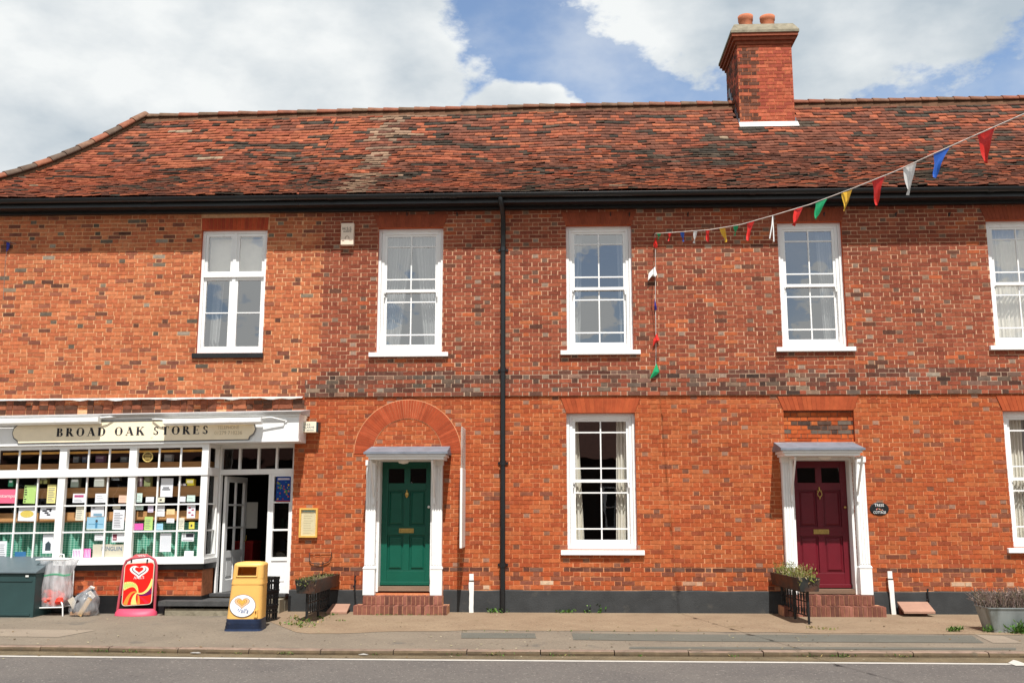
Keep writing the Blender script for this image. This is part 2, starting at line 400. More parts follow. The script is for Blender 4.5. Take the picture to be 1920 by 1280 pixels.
def rect(xl, xr, yt, yb, Y=0, dx=0):
    xm = (xl+xr)/2; ym = (yt+yb)/2
    return (at(xl, ym, Y).x, at(xr, ym, Y).x, at(xm, yb, Y).z, at(xm, yt, Y).z)
WIN = dict(W2=rect(707, 830, 427, 660), W3=rect(1062, 1186, 422, 656), W4=rect(1462, 1584, 416, 650), W5=rect(1857, 1981, 412, 647),
           L1=rect(1063, 1193, 774, 1030), L2=rect(1890, 2022, 770, 1026))
CAS = rect(373, 497, 431, 662)
GD = (at(706, 980).x, at(812, 980).x, .30, at(760, 860).z)
RDR = (at(1487, 980).x, at(1603, 980).x, .28, at(1545, 858).z)
BLIND = rect(1470, 1602, 769, 828)
TH = .3
holes_t = list(WIN.values())+[GD, RDR, BLIND]
holes_s = [CAS]
# terrace wall
wl = MB(); wall_shell(wl, XS, XR, 0, ZTOP, 0, TH, holes_t); wl.poly([(XS, TH, 0), (XS, 0, 0), (XS, 0, ZTOP), (XS, TH, ZTOP)], P(200, 100, 66)); twall = wl.build('mortar_wall', M['mortar'], terr)
mb = MB(); bh = holes_t+[BLIND]
for k, h in WIN.items():
    pass
ZP = at(1100, 1108).z
brick_rows(mb, XS, XR, ZP, ZB0, 0, bh); brick_rows(mb, XS, XR, ZB1, ZTOP, 0, bh)
mb.build('brick_wall', M['brick'], terr)
mb = MB(); m2 = MB()
x = XC
while x < XR:
    e = min(x+.5, XR); m2.box(x, e, -.030, -.0005, ZB0, ZB1, mortar_col(x+.2, (ZB0+ZB1)/2)); m2.c[-2] = SOOT[1]; x = e
m2.build('string_course_mortar', M['mortar'], terr)
brick_rows(mb, XC, XR, ZB0, ZB1, -.030, []); brick_rows(mb, XS, XC, ZB0, ZB1, 0, []); mb.build('string_course', M['brick'], terr)
# blind panel above the maroon door
mb = MB(); b0, b1, c0, c1 = BLIND
for a, b, c, d in ((b0-.0, b1+.0, c0, c1),):
    mb.box(a-.02, b+.02, .056, .2, c-.02, d+.02, P(150, 96, 70))
brick_rows(mb, b0+.002, b1-.002, c0+.002, c1-.002, .055, [], lambda x, z, h: jit(rng.choice(SOOT if z > c0+.15 and z < c0+.36 and rng.random() < .6 else ORL), .15))
mb.build('blind_panel', M['brick'], terr)
# flat arches
def flat_arch(parent, h, hh, soldier=False, Y=-.016, cols=None):
    mb = MB(); n = 17; x0, x1, z0 = h[0], h[1], h[3]; sp_ = .09 if not soldier else 0.02
    mb.box(x0-.01, x1+.01, Y+.005, -.0005, z0, z0+hh*.99, P(214, 120, 76))
    cx = (x0+x1)/2
    for i in range(n):
        a, b = i/n, (i+1)/n; g = .0022 if not soldier else .005
        p = [(x0+(x1-x0)*a+g, z0+g), (x0+(x1-x0)*b-g, z0+g), (x0-sp_+(x1-x0+2*sp_)*b-g, z0+hh-g), (x0-sp_+(x1-x0+2*sp_)*a+g, z0+hh-g)]
        mb.prism(p, Y-rng.random()*.002, .002, jit(rng.choice(cols or [P(182, 86, 50), P(174, 81, 47), P(186, 90, 52)]), .07))
    mb.build('flat_arch', M['rubbed'], parent)
for k, h in WIN.items(): flat_arch(terr, h, .25 if k[0] == 'L' else .235, cols=None if k[0] == 'L' else [P(158, 78, 52), P(150, 74, 50), P(154, 76, 52)])
flat_arch(terr, BLIND, .235); 
# semicircular arch over green door
mb = MB(); ac = at(764, 850); ro = (at(864, 850).x-at(664, 850).x)/2; ri = ro*.655; n = 56
for i in range(n):
    a, b = pi*i/n+.003, pi*(i+1)/n-.003
    p = [(ac.x+ri*cos(a), ac.z+ri*sin(a)), (ac.x+ro*cos(a), ac.z+ro*sin(a)), (ac.x+ro*cos(b), ac.z+ro*sin(b)), (ac.x+ri*cos(b), ac.z+ri*sin(b))]
    mb.prism(p, -.014-rng.random()*.002, .0, jit(rng.choice([P(182, 82, 48), P(174, 78, 46), P(188, 88, 54)]), .08))
pts = [(ac.x+(ro+.012)*cos(pi*i/40), ac.z+(ro+.012)*sin(pi*i/40)) for i in range(41)]+[(ac.x+(ri-.012)*cos(pi*(40-i)/40), ac.z+(ri-.012)*sin(pi*(40-i)/40)) for i in range(41)]
for i in range(40):
    a, b = pi*i/40, pi*(i+1)/40
    mb.poly([(ac.x+(ri-.008)*cos(a), -.0105, ac.z+(ri-.008)*sin(a)), (ac.x+(ro+.01)*cos(a), -.0105, ac.z+(ro+.01)*sin(a)), (ac.x+(ro+.01)*cos(b), -.0105, ac.z+(ro+.01)*sin(b)), (ac.x+(ri-.008)*cos(b), -.0105, ac.z+(ri-.008)*sin(b))], P(236, 170, 125))
mb.build('round_arch', M['rubbed'], terr)
# plinth
def gz(y): return .012*y               # pavement falls gently to the kerb
mb = MB(); gs = sorted([XS, at(683, 1120).x, at(831, 1120).x, at(1479, 1120).x, at(1630, 1120).x, XR])
for a, b in ((gs[0], gs[1]), (gs[2], gs[3]), (gs[4], gs[5])):
    mb = MB(); n = max(2, int((b-a)/.35)); 
    for i in range(n):
        u, v = a+(b-a)*i/n, a+(b-a)*(i+1)/n; t0, t1 = ZP+.02*nz(u*2, 3), ZP+.02*nz(v*2, 3)
        mb.hexa([(u, -.035, -.05), (v, -.035, -.05), (v, -.030, t1), (u, -.030, t0), (u, -.001, -.05), (v, -.001, -.05), (v, -.001, t1+.015), (u, -.001, t0+.015)])
    mb.build('plinth', M['plinth'], terr)

# shop upper wall
mb = MB(); wall_shell(mb, XL, XS, ZSH-.25, ZTOP, 0, TH, holes_s); mb.build('mortar_wall', M['mortar'], shop)
mb = MB(); brick_rows(mb, XL, XS, ZSH+.04, ZTOP, 0, holes_s+[(CAS[0]-.03, CAS[1]+.03, CAS[3]-.001, CAS[3]+.23)], shop_bond=True); mb.build('brick_wall', M['brick'], shop)
flat_arch(shop, CAS, .22, True, Y=-.01, cols=[P(196, 84, 50), P(184, 76, 48), P(170, 70, 46)])
# side and back walls of both houses (plain brick, set just inside)
mb = MB()
brick_c = P(196, 92, 60)
mb.box(XL, XL+TH, TH+.001, 5.0, 0, ZTOP, brick_c); mb.box(XL, XS, 5.001, 5.3, 0, ZTOP, brick_c); mb.build('rear_wall', M['brick'], shop)
mb = MB(); mb.box(XR-TH, XR, TH+.001, 5.0, 0, ZTOP, brick_c); mb.box(XS+.001, XR, 5.001, 5.3, 0, ZTOP, brick_c); mb.build('rear_wall', M['brick'], terr)
# interiors
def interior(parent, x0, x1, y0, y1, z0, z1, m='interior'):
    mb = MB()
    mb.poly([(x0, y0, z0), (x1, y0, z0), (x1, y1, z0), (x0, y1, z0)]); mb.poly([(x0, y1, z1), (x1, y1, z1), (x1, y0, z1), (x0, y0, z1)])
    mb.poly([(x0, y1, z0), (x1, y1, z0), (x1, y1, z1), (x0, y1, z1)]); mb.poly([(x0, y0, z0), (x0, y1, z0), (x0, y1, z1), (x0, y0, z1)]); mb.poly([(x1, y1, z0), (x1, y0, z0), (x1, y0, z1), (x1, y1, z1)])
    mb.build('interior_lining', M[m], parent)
zf = (ZB0+ZB1)/2
xp = at(945, 640).x
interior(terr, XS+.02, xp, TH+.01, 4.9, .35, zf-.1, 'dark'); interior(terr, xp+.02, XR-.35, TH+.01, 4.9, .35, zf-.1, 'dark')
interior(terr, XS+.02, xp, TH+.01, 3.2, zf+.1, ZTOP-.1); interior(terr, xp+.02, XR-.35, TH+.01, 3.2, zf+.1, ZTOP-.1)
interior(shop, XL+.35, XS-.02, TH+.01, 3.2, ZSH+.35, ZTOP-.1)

# ------------------------------------------------------------------ roofs
kt = .55
TO = [P(200, 108, 74, kt), P(190, 98, 68, kt), P(180, 90, 64, kt)]; TB = [P(138, 80, 64, kt), P(122, 74, 62, kt), P(150, 88, 70, kt)]
TD = [P(88, 72, 64, kt), P(76, 66, 60, kt), P(102, 84, 74, kt)]; TP = [P(184, 144, 122, kt), P(166, 130, 112, kt)]; TR = [P(156, 86, 66, kt), P(144, 80, 62, kt)]
def tile_col(x, y): c = desat(tile_col_(x, y), .09); return (c[0]*1.02, c[1]*1.06, c[2]*.94)
def tile_col_(x, y):
    s = (y-YE)/(YR-YE); n = nz(x*.8, s*3, 31)+.5*nz(x*3.2, s*12, 37); r = rng.random()
    px = at(700, 250, YR).x; xs_ = at(725, 215, YR).x*s+at(640, 370, YE).x*(1-s)
    if abs(x-xs_-.1) < .3+.15*nz(s*8, 2) and r < .55: return jit(rng.choice(TP), .14)
    w = .62 if x < xs_ else .26
    if s < .2: w *= .55; 
    if r < .003: return jit(P(190, 160, 138, kt), .1)
    if n > .36 and r < (.35 if x < xs_ else .6): return jit(rng.choice(TD), .15)
    if r < w+n*-.5: return jit(rng.choice(TO), .13)
    if r < w+.2: return jit(rng.choice(TR), .12)
    if r < .88: return jit(rng.choice(TB), .14)
    return jit(rng.choice(TD), .15)
chx0, chx1 = at(1385, 232, 1.75).x, at(1492, 232, 1.75).x
def find_front(px, py):
    y = YE
    while y < YR:
        p = at(px, py, y)
        if p.z <= roof_z(p.x, y, False): return y
        y += .01
    return YR
CY = find_front(1440, 236); CB = at(1440, 234, CY)
chx0, chx1 = at(1386, 180, CY).x, at(1488, 180, CY).x; CDEP = 1.25
def tiles(parent, x0, x1, name):
    mb = MB(); NR = 39
    for i in range(NR):
        s0 = i/NR; s1 = min((i+1.55)/NR, 1.0); y0, y1 = YE+(YR-YE)*s0, YE+(YR-YE)*s1
        if i == 0: y0 -= .03
        off = (i % 2)*.085+rng.uniform(-.012, .012); xx = x0-.3+off
        row = .010*nz(i*.9, 5); c = None
        while xx < x1:
            w = .166+rng.uniform(-.004, .004); a, b = xx, xx+w-.004; xx += w
            a, b = max(a, x0), min(b, x1); xm = (a+b)/2
            if b-a < .02 or xm < hip_x(y0)+.02: continue
            if chx0-.02 < xm < chx1+.02 and CY < y0 and y1 < CY+CDEP+.3 and y0 > CY+.02: continue
            c = jit(c, .1) if c is not None and rng.random() < .38 else tile_col(xm, y0)
            dy = rng.uniform(-.008, .008)+row; t = rng.uniform(.048, .064); t2 = t+rng.uniform(-.016, .016); th = .02
            za, zb = roof_z(a, y0+dy), roof_z(b, y0+dy); zc, zd = roof_z(a, y1), roof_z(b, y1)
            cam_ = .006
            mb.hexa([(a, y0+dy, za+t-th), (b, y0+dy, zb+t2-th), (b, y0+dy, zb+t2), (a, y0+dy, za+t), (a, y1, zc-.004), (b, y1, zd-.004), (b, y1, zd+.008), (a, y1, zc+.008)], c)
    return mb.build(name, M['tile'], parent)
YBK = 2*YR-YE
def sheet(parent, x0, x1, hip=False):
    mb = MB(); n = 14
    for i in range(n):
        s0, s1 = i/n, (i+1)/n; y0, y1 = YE+(YR-YE)*s0, YE+(YR-YE)*s1
        a0, a1 = (hip_x(y0), hip_x(y1)) if hip else (x0, x0)
        mb.poly([(a0, y0, roof_z(a0, y0, False)-.03), (x1, y0, roof_z(x1, y0, False)-.03), (x1, y1, roof_z(x1, y1, False)-.03), (a1, y1, roof_z(a1, y1, False)-.03)], TB[0])
        Y0, Y1 = 2*YR-y0, 2*YR-y1
        mb.poly([(x1, Y0, roof_z(x1, y0, False)-.03), (a0, Y0, roof_z(a0, y0, False)-.03), (a1, Y1, roof_z(a1, y1, False)-.03), (x1, Y1, roof_z(x1, y1, False)-.03)], TB[0])
        if hip: mb.poly([(a0, Y0, roof_z(a0, y0, False)-.03), (a0, y0, roof_z(a0, y0, False)-.03), (a1, y1, roof_z(a1, y1, False)-.03), (a1, Y1, roof_z(a1, y1, False)-.03)], TR[0])
    return mb.build('roof', M['tile'], parent)
XRS = at(648, 300, 1).x
rs = sheet(shop, 0, XS, True); rt = sheet(terr, XS, XR+.3)
tiles(rs, hip_x(YE), XS, 'roof_tiles'); tiles(rt, XS, XR+.3, 'roof_tiles')
def half_tiles(parent, pts_fn, n, name, cols, r=.095):
    mb = MB()
    for i in range(n):
        a, b = Vector(pts_fn(i/n)), Vector(pts_fn((i+1)/n)); c = jit(rng.choice(cols), .15); d = (b-a).normalized(); u = d.cross(Vector((0, 0, 1))).normalized(); w = u.cross(d)
        a, b = a-d*.01, b+d*.0; rings = []
        for p, rr in ((a, r*1.08), (b, r*.92)):
            rings.append([p+u*rr*cos(pi*k/8)+w*rr*sin(pi*k/8)*.9 for k in range(9)]+[p+u*(rr-.018)*cos(pi*k/8)+w*(rr-.018)*sin(pi*k/8)*.9 for k in range(8, -1, -1)])
        mb.loft(rings, c)
    return mb.build(name, M['tile'], parent)
HC = [P(206, 132, 102, .46), P(196, 126, 98, .46), P(186, 142, 116, .46), P(136, 114, 98, .46), P(210, 138, 106, .46)]
RC = [P(172, 120, 94, .46), P(160, 118, 94, .46), P(180, 112, 86, .46), P(150, 118, 94, .46)]
half_tiles(rs, lambda t: (hip_x(YE+(YR-YE)*t), YE+(YR-YE)*t, roof_z(hip_x(YE+(YR-YE)*t), YE+(YR-YE)*t, False)+.075), 15, 'hip_tiles', HC, .125)
half_tiles(rs, lambda t: (XH-.1+(XS-XH+.1)*t, YR, zr(XH+(XS-XH)*t)+.0+.012*nz(t*9, 3)), 10, 'ridge_tiles', RC, .125)
half_tiles(rt, lambda t: (XS+(XR+.3-XS)*t, YR, zr(XS+(XR+.3-XS)*t)+.0+.014*nz(t*22, 5)), 62, 'ridge_tiles', RC, .125)
for par, x0, x1 in ((rs, XH, XS), (rt, XS, XR)):   # mortar bedding under the ridge
    mb = MB(); n = int((x1-x0)/.15)
    for i in range(n):
        a, b = x0+(x1-x0)*i/n, x0+(x1-x0)*(i+1)/n; h1 = .05+.025*nz(a*6, 1); 
        mb.hexa([(a, YR-.13, zr(a)-.13-h1*.3), (b, YR-.13, zr(b)-.13-h1*.3), (b, YR-.09, zr(b)+.0), (a, YR-.09, zr(a)+.0), (a, YR, zr(a)-.1), (b, YR, zr(b)-.1), (b, YR, zr(b)), (a, YR, zr(a))], jit(P(150, 112, 88, .46), .2))
    mb.build('ridge_mortar', M['mortar'], par)
mb = MB(); hp = [(hip_x(YE+(YR-YE)*t), YE+(YR-YE)*t, roof_z(hip_x(YE+(YR-YE)*t), YE+(YR-YE)*t, False)+.01) for t in [i/24 for i in range(25)]]
mb.tube(hp, [.085+.012*nz(i*.9, 3) for i in range(25)], 8, P(168, 138, 110, .46)); mb.build('hip_mortar', M['mortar'], rs)
# eaves: fascia, soffit, gutter
def eaves(parent, x0, x1, joints):
    mb = MB(); n = 12; fb = .13
    for i in range(n):
        a, b = x0+(x1-x0)*i/n, x0+(x1-x0)*(i+1)/n; za, zb = ze(a)-.03, ze(b)-.03
        mb.hexa([(a, -.34, za-fb), (b, -.34, zb-fb), (b, -.34, zb), (a, -.34, za), (a, .05, za-fb-.0), (b, .05, zb-fb), (b, .05, zb), (a, .05, za)])
        mb.hexa([(a, -.10, za-fb-.045), (b, -.10, zb-fb-.045), (b, -.10, zb-fb-.001), (a, -.10, za-fb-.001), (a, -.02, za-fb-.045), (b, -.02, zb-fb-.045), (b, -.02, zb-fb-.001), (a, -.02, za-fb-.001)])
    mb.build('fascia', M['gutter'], parent)
    mb = MB(); rr = .062; rings = []
    for x in (x0, x1):
        zc = ze(x)-.035; yc = -.415
        rings.append([(x, yc-rr*cos(pi*k/10), zc-rr*sin(pi*k/10)) for k in range(11)]+[(x, yc+(rr-.008)*cos(pi*k/10), zc-(rr-.008)*sin(pi*k/10)) for k in range(11)])
    mb.loft(rings)
    mb.tube([(x0, -.415-rr, ze(x0)-.035), (x1, -.415-rr, ze(x1)-.035)], .007, 6)
    for xj in joints:
        zc = ze(xj)-.035
        mb.loft([[(x, -.415-(rr+.008)*cos(pi*k/10), zc-(rr+.008)*sin(pi*k/10)) for k in range(11)] for x in (xj-.05, xj+.05)], cap=False, closed=False)
    mb.build('gutter', M['gutter'], parent)
eaves(shop, hip_x(YE)+.1, XS-.002, [at(300, 380).x]); eaves(terr, XS+.002, XR+.2, [at(620, 380, -.4).x, at(850, 380, -.4).x, at(1410, 380, -.4).x, at(1860, 380, -.4).x])
# downpipe
mb = MB(); xd = at(943, 760, -.08).x; zd = ze(xd)
mb.tube([(xd-.03, -.41, zd-.09), (xd-.03, -.41, zd-.16), (xd-.01, -.36, zd-.22), (xd, -.16, zd-.33), (xd, -.09, zd-.42), (xd, -.09, zd-1.2), (xd, -.09, .02)], .043, 12)
dp = mb.build('downpipe', M['gutter'], terr)
for py in (470, 694, 868, 1058):
    z = at(944, py).z; b = MB(); b.box(xd-.085, xd+.085, -.03, -.012, z-.02, z+.02); b.tube([(xd, -.09, z-.035), (xd, -.09, z+.035)], .053, 12); b.build('pipe_bracket', M['gutter'], dp)

# ------------------------------------------------------------------ chimney
zt = at(1440, 70, CY).z
mb = MB(); cs = lambda x, z, h: (lambda c: desat(tuple(v*.86 for v in c), .12))(jit(rng.choice(DK+PUR if x < chx0+.42 and rng.random() < .62 else [P(212, 100, 62), P(222, 112, 72), P(196, 88, 58), P(186, 84, 58)]), .12))
ch = MB(); ch.box(chx0, chx1, CY, CY+CDEP, CB.z-.6, zt-.02, P(198, 120, 84)); cho = ch.build('chimney', M['mortar'], terr)
brick_rows(mb, chx0+.003, chx1-.003, CB.z-.05, zt-.16, CY, [], cs)
# left face bricks
z = CB.z-.2; i = 0
while z < zt-.2:
    y = CY+.004+(i % 2)*-.05; hd = i % 2
    while y < CY+CDEP:
        L = .102 if hd else .215; a, b = max(y, CY+.004), min(y+L, CY+CDEP)
        if b-a > .03: mb.box(chx0-.007-rng.random()*.003, chx0+.002, a, b, z+.006, z+CH-.006, cs(chx0+.1, z, 0)); mb.box(chx1-.002, chx1+.006, a, b, z+.006, z+CH-.006, cs(chx1, z, 0))
        y += L+.0115; hd = 1-hd
    z += CH; i += 1
mb.build('chimney_bricks', M['brick'], cho)
mb = MB()
for k, (o_, za, zb) in enumerate(((.035, -.16, -.09), (.08, -.089, -.02), (.12, -.019, .045))):
    mb.box(chx0-o_, chx1+o_, CY-o_, CY+CDEP+o_, zt+za, zt+zb, jit(P(150, 84, 62), .1))
mb.build('corbel', M['brick'], cho)
mb = MB(); z0, z1 = zt+.046, zt+.27
mb.loft([[(chx0-.14, CY-.14, z0), (chx1+.14, CY-.14, z0), (chx1+.14, CY+CDEP+.14, z0), (chx0-.14, CY+CDEP+.14, z0)], [(chx0-.14, CY-.14, z0+.05), (chx1+.14, CY-.14, z0+.05), (chx1+.14, CY+CDEP+.14, z0+.05), (chx0-.14, CY+CDEP+.14, z0+.05)],
         [(chx0-.05, CY-.03, z1), (chx1+.05, CY-.03, z1), (chx1+.05, CY+CDEP+.03, z1), (chx0-.05, CY+CDEP+.03, z1)]], sm=False)
mb.build('chimney_cap', M['stone'], cho)
for px, dy, hgt in ((1398, .42, .40), (1439, .42, .38)):
    x = at(px, 35, CY+.4).x; y = CY+dy; mb = MB(); rings = []
    for zz, r in ((0, .15), (.28, .135), (.3, .15), (hgt-.05, .15), (hgt, .155), (hgt, .125), (hgt-.25, .12)):
        rings.append([(x+r*cos(2*pi*k/20), y+r*sin(2*pi*k/20), z1-.01+zz) for k in range(20)])
    mb.loft(rings, cap=False); mb.build('chimney_pot', M['pot'], cho)
mb = MB(); fz = roof_z((chx0+chx1)/2, CY-.05)
mb.hexa([(chx0-.03, CY-.10, fz-.0), (chx1+.06, CY-.10, fz+.0), (chx1+.05, CY-.02, fz+.12), (chx0-.02, CY-.02, fz+.12), (chx0-.03, CY-.0, fz-.05), (chx1+.06, CY-.0, fz-.05), (chx1+.05, CY-.001, fz+.12), (chx0-.02, CY-.001, fz+.12)])
mb.build('front_flashing', M['white_old'], cho)
mb = MB()
for k in range(7):
    y = CY+k*.14; z = roof_z(chx0, y); mb.box(chx0-.028, chx0-.014, y, y+.13, z-.02, z+.16); mb.box(chx1+.012, chx1+.026, y, y+.13, z-.02, z+.16)
mb.build('stepped_flashing', M['lead'], cho)

# ------------------------------------------------------------------ windows
def ring(mb, x0, x1, z0, z1, w, y0, y1, wb=None, wt=None):
    wb = w if wb is None else wb; wt = w if wt is None else wt
    mb.box(x0, x0+w, y0, y1, z0, z1); mb.box(x1-w, x1, y0, y1, z0, z1)
    mb.box(x0+w, x1-w, y0, y1, z0, z0+wb); mb.box(x0+w, x1-w, y0, y1, z1-wt, z1)
def drape(x0, x1, z0, z1, Y, waves, amp, x0b=None, x1b=None, name='curtain', m='curtain', parent=None, seed=0):
    mb = MB(); nx, nz_ = 60, 10; x0b = x0 if x0b is None else x0b; x1b = x1 if x1b is None else x1b; P_ = []
    for j in range(nz_+1):
        t = j/nz_; row = []
        for i in range(nx+1):
            u = i/nx; ph = u*waves*2*pi+1.3*sin(u*5+seed)+.4*t
            a, b = x0+(x0b-x0)*t, x1+(x1b-x1)*t
            row.append((a+(b-a)*u, Y+amp*sin(ph)+amp*.4*sin(ph*2.3+seed), z1+(z0-z1)*t))
        P_.append(row)
    for j in range(nz_):
        for i in range(nx): mb.poly([P_[j+1][i], P_[j+1][i+1], P_[j][i+1], P_[j][i]], sm=False)
    return mb.build(name, M[m], parent)
def sash_window(h, parent, label, g, curtains):
    x0, x1, z0, z1 = h; Hh = z1-z0; Ww = x1-x0; fw = .097; st = .044; yf = .085
    fr = MB(); e = .004
    ring(fr, x0-e, x1+e, z0+.0, z1+e, fw*.55, yf, yf+.17, .05); ring(fr, x0+fw*.55, x1-fw*.55, z0+.05, z1-fw*.5, fw*.5, yf+.018, yf+.17, .02)
    w = tag(fr.build('window', M['white'], parent, bevel=.004), label)
    X0, X1 = x0+fw*1.05, x1-fw*1.05; zb, zt_ = z0+.07, z1-fw; zm = z0+Hh*.497
    xm = (X0+X1)/2; bar = .022
    def sash(za, zb_, y, top_rail, bot_rail, bars, nm='sash'):
        mb = MB(); mb.box(X0, X0+st, y, y+.035, za, zb_); mb.box(X1-st, X1, y, y+.035, za, zb_)
        mb.box(X0+st, X1-st, y, y+.035, za, za+bot_rail); mb.box(X0+st, X1-st, y, y+.035, zb_-top_rail, zb_)
        mb.box(xm-bar/2, xm+bar/2, y+.003, y+.03, za+bot_rail, zb_-top_rail)
        for f in bars:
            z = za+bot_rail+(zb_-top_rail-za-bot_rail)*f; mb.box(X0+st, X1-st, y+.0045, y+.0285, z-bar/2, z+bar/2)
        o = mb.build(nm, M['white'], w)
        gm = MB(); gm.poly([(X0+st*.5, y+.018, za+.01), (X1-st*.5, y+.018, za+.01), (X1-st*.5, y+.018, zb_-.01), (X0+st*.5, y+.018, zb_-.01)]); gm.build('pane', M[g], w)
    sash(zm-.02, zt_, yf+.04, .035, .05, (.19, .81)); sash(zb, zm+.02, yf+.085, .04, .085, (.19, .82))
    for sx in (X0+.02, X1-.02):
        hb = MB(); hb.prism([(sx-.012, zm-.02), (sx+.012, zm-.02), (sx+.02*(1 if sx > xm else -1), zm-.1), (sx, zm-.11)] if sx < xm else [(sx-.012, zm-.02), (sx, zm-.11), (sx+.02, zm-.1), (sx+.012, zm-.02)], yf+.03, yf+.06); hb.build('sash_horn', M['white'], w)
    sl = MB(); sl.hexa([(x0-.11, -.07, z0-.085), (x1+.11, -.07, z0-.085), (x1+.11, -.07, z0-.012), (x0-.11, -.07, z0-.012), (x0-.11, .2, z0-.085), (x1+.11, .2, z0-.085), (x1+.11, .2, z0+.004), (x0-.11, .2, z0+.004)])
    sl.build('sill', M['white'], w, bevel=.006)
    for c in curtains: drape(X0+(X1-X0)*c[0], X0+(X1-X0)*c[1], z0+.02, z1-.02, c[4] if len(c) > 4 else .36, c[6] if len(c) > 6 else 9, .022, X0+(X1-X0)*c[2], X0+(X1-X0)*c[3], parent=w, m=c[5] if len(c) > 5 else 'curtain', seed=c[0]*9+x0)
    return w
sash_window(WIN['W2'], terr, 'white upstairs sash window over the green door', 'g_up', [(-.05, .48, -.05, .25, .34, 'net', 8), (.52, 1.05, .75, 1.05, .34, 'net', 8)])
sash_window(WIN['W3'], terr, 'white upstairs sash window right of the downpipe', 'g_up', [(-.05, .2, -.05, .14, .34, 'net', 4), (.85, 1.05, .9, 1.05, .34, 'net', 4)])
sash_window(WIN['W4'], terr, 'white upstairs sash window over the maroon door', 'g_up', [(-.06, .1, -.06, .08, .34, 'net', 3), (.7, 1.05, .78, 1.05, .34, 'net', 6)])
sash_window(WIN['W5'], terr, 'white upstairs sash window at the right edge with pleated net curtain', 'g_up', [(-.05, 1.05, -.05, 1.05, .36, 'curtain', 15)])
sash_window(WIN['L1'], terr, 'white ground floor sash window with cream curtains drawn back', 'g_low', [(-.06, .10, -.06, .20, .34, 'curtain', 4), (.80, 1.06, .76, 1.06, .34, 'curtain', 5)])
sash_window(WIN['L2'], terr, 'white ground floor sash window at the right edge', 'g_low', [(-.05, 1.05, -.05, 1.05, .36, 'net', 12), (-.06, .35, -.06, .3, .32, 'curtain', 6)])
# casement above the shop
x0, x1, z0, z1 = CAS; mb = MB(); yf = .06; zm = at(437, 516).z; xm = (x0+x1)/2
ring(mb, x0-.003, x1+.003, z0, z1+.003, .055, yf, yf+.15, .06); mb.box(x0+.05, x1-.05, yf-.02, yf+.15, zm-.025, zm+.035); mb.box(xm-.03, xm+.03, yf+.002, yf+.15, z0+.05, z1-.05)
cw = tag(mb.build('window', M['white'], shop, bevel=.004), 'white four light casement window above the shop with a black sill')
for a, b in ((x0+.055, xm-.03), (xm+.03, x1-.055)):
    for c, d, low in ((z0+.06, zm-.025, 1), (zm+.035, z1-.055, 0)):
        s = MB(); ring(s, a, b, c, d, .045, yf+.02, yf+.07, .07 if low else .05)
        if low: s.box(a+.04, b-.04, yf+.03, yf+.06, (c+d)/2-.009+.02, (c+d)/2+.009+.02)
        s.build('casement', M['white'], cw); g = MB(); g.poly([(a+.02, yf+.045, c+.02), (b-.02, yf+.045, c+.02), (b-.02, yf+.045, d-.02), (a+.02, yf+.045, d-.02)]); g.build('pane', M['g_up'], cw)
mb = MB(); mb.box(x0-.05, x1+.02, -.05, .06, z0-.085, z0-.003); mb.build('sill', M['black'], cw)
mb = MB(); mb.box(x0+.06, x1-.06, .3, .305, zm+.0, z1-.09); mb.build('blind', M['curtain'], cw)
drape(x0+.1, x0+.32, z0, zm+.1, .4, 3, .03, x0+.08, x0+.26, parent=cw, m='net')

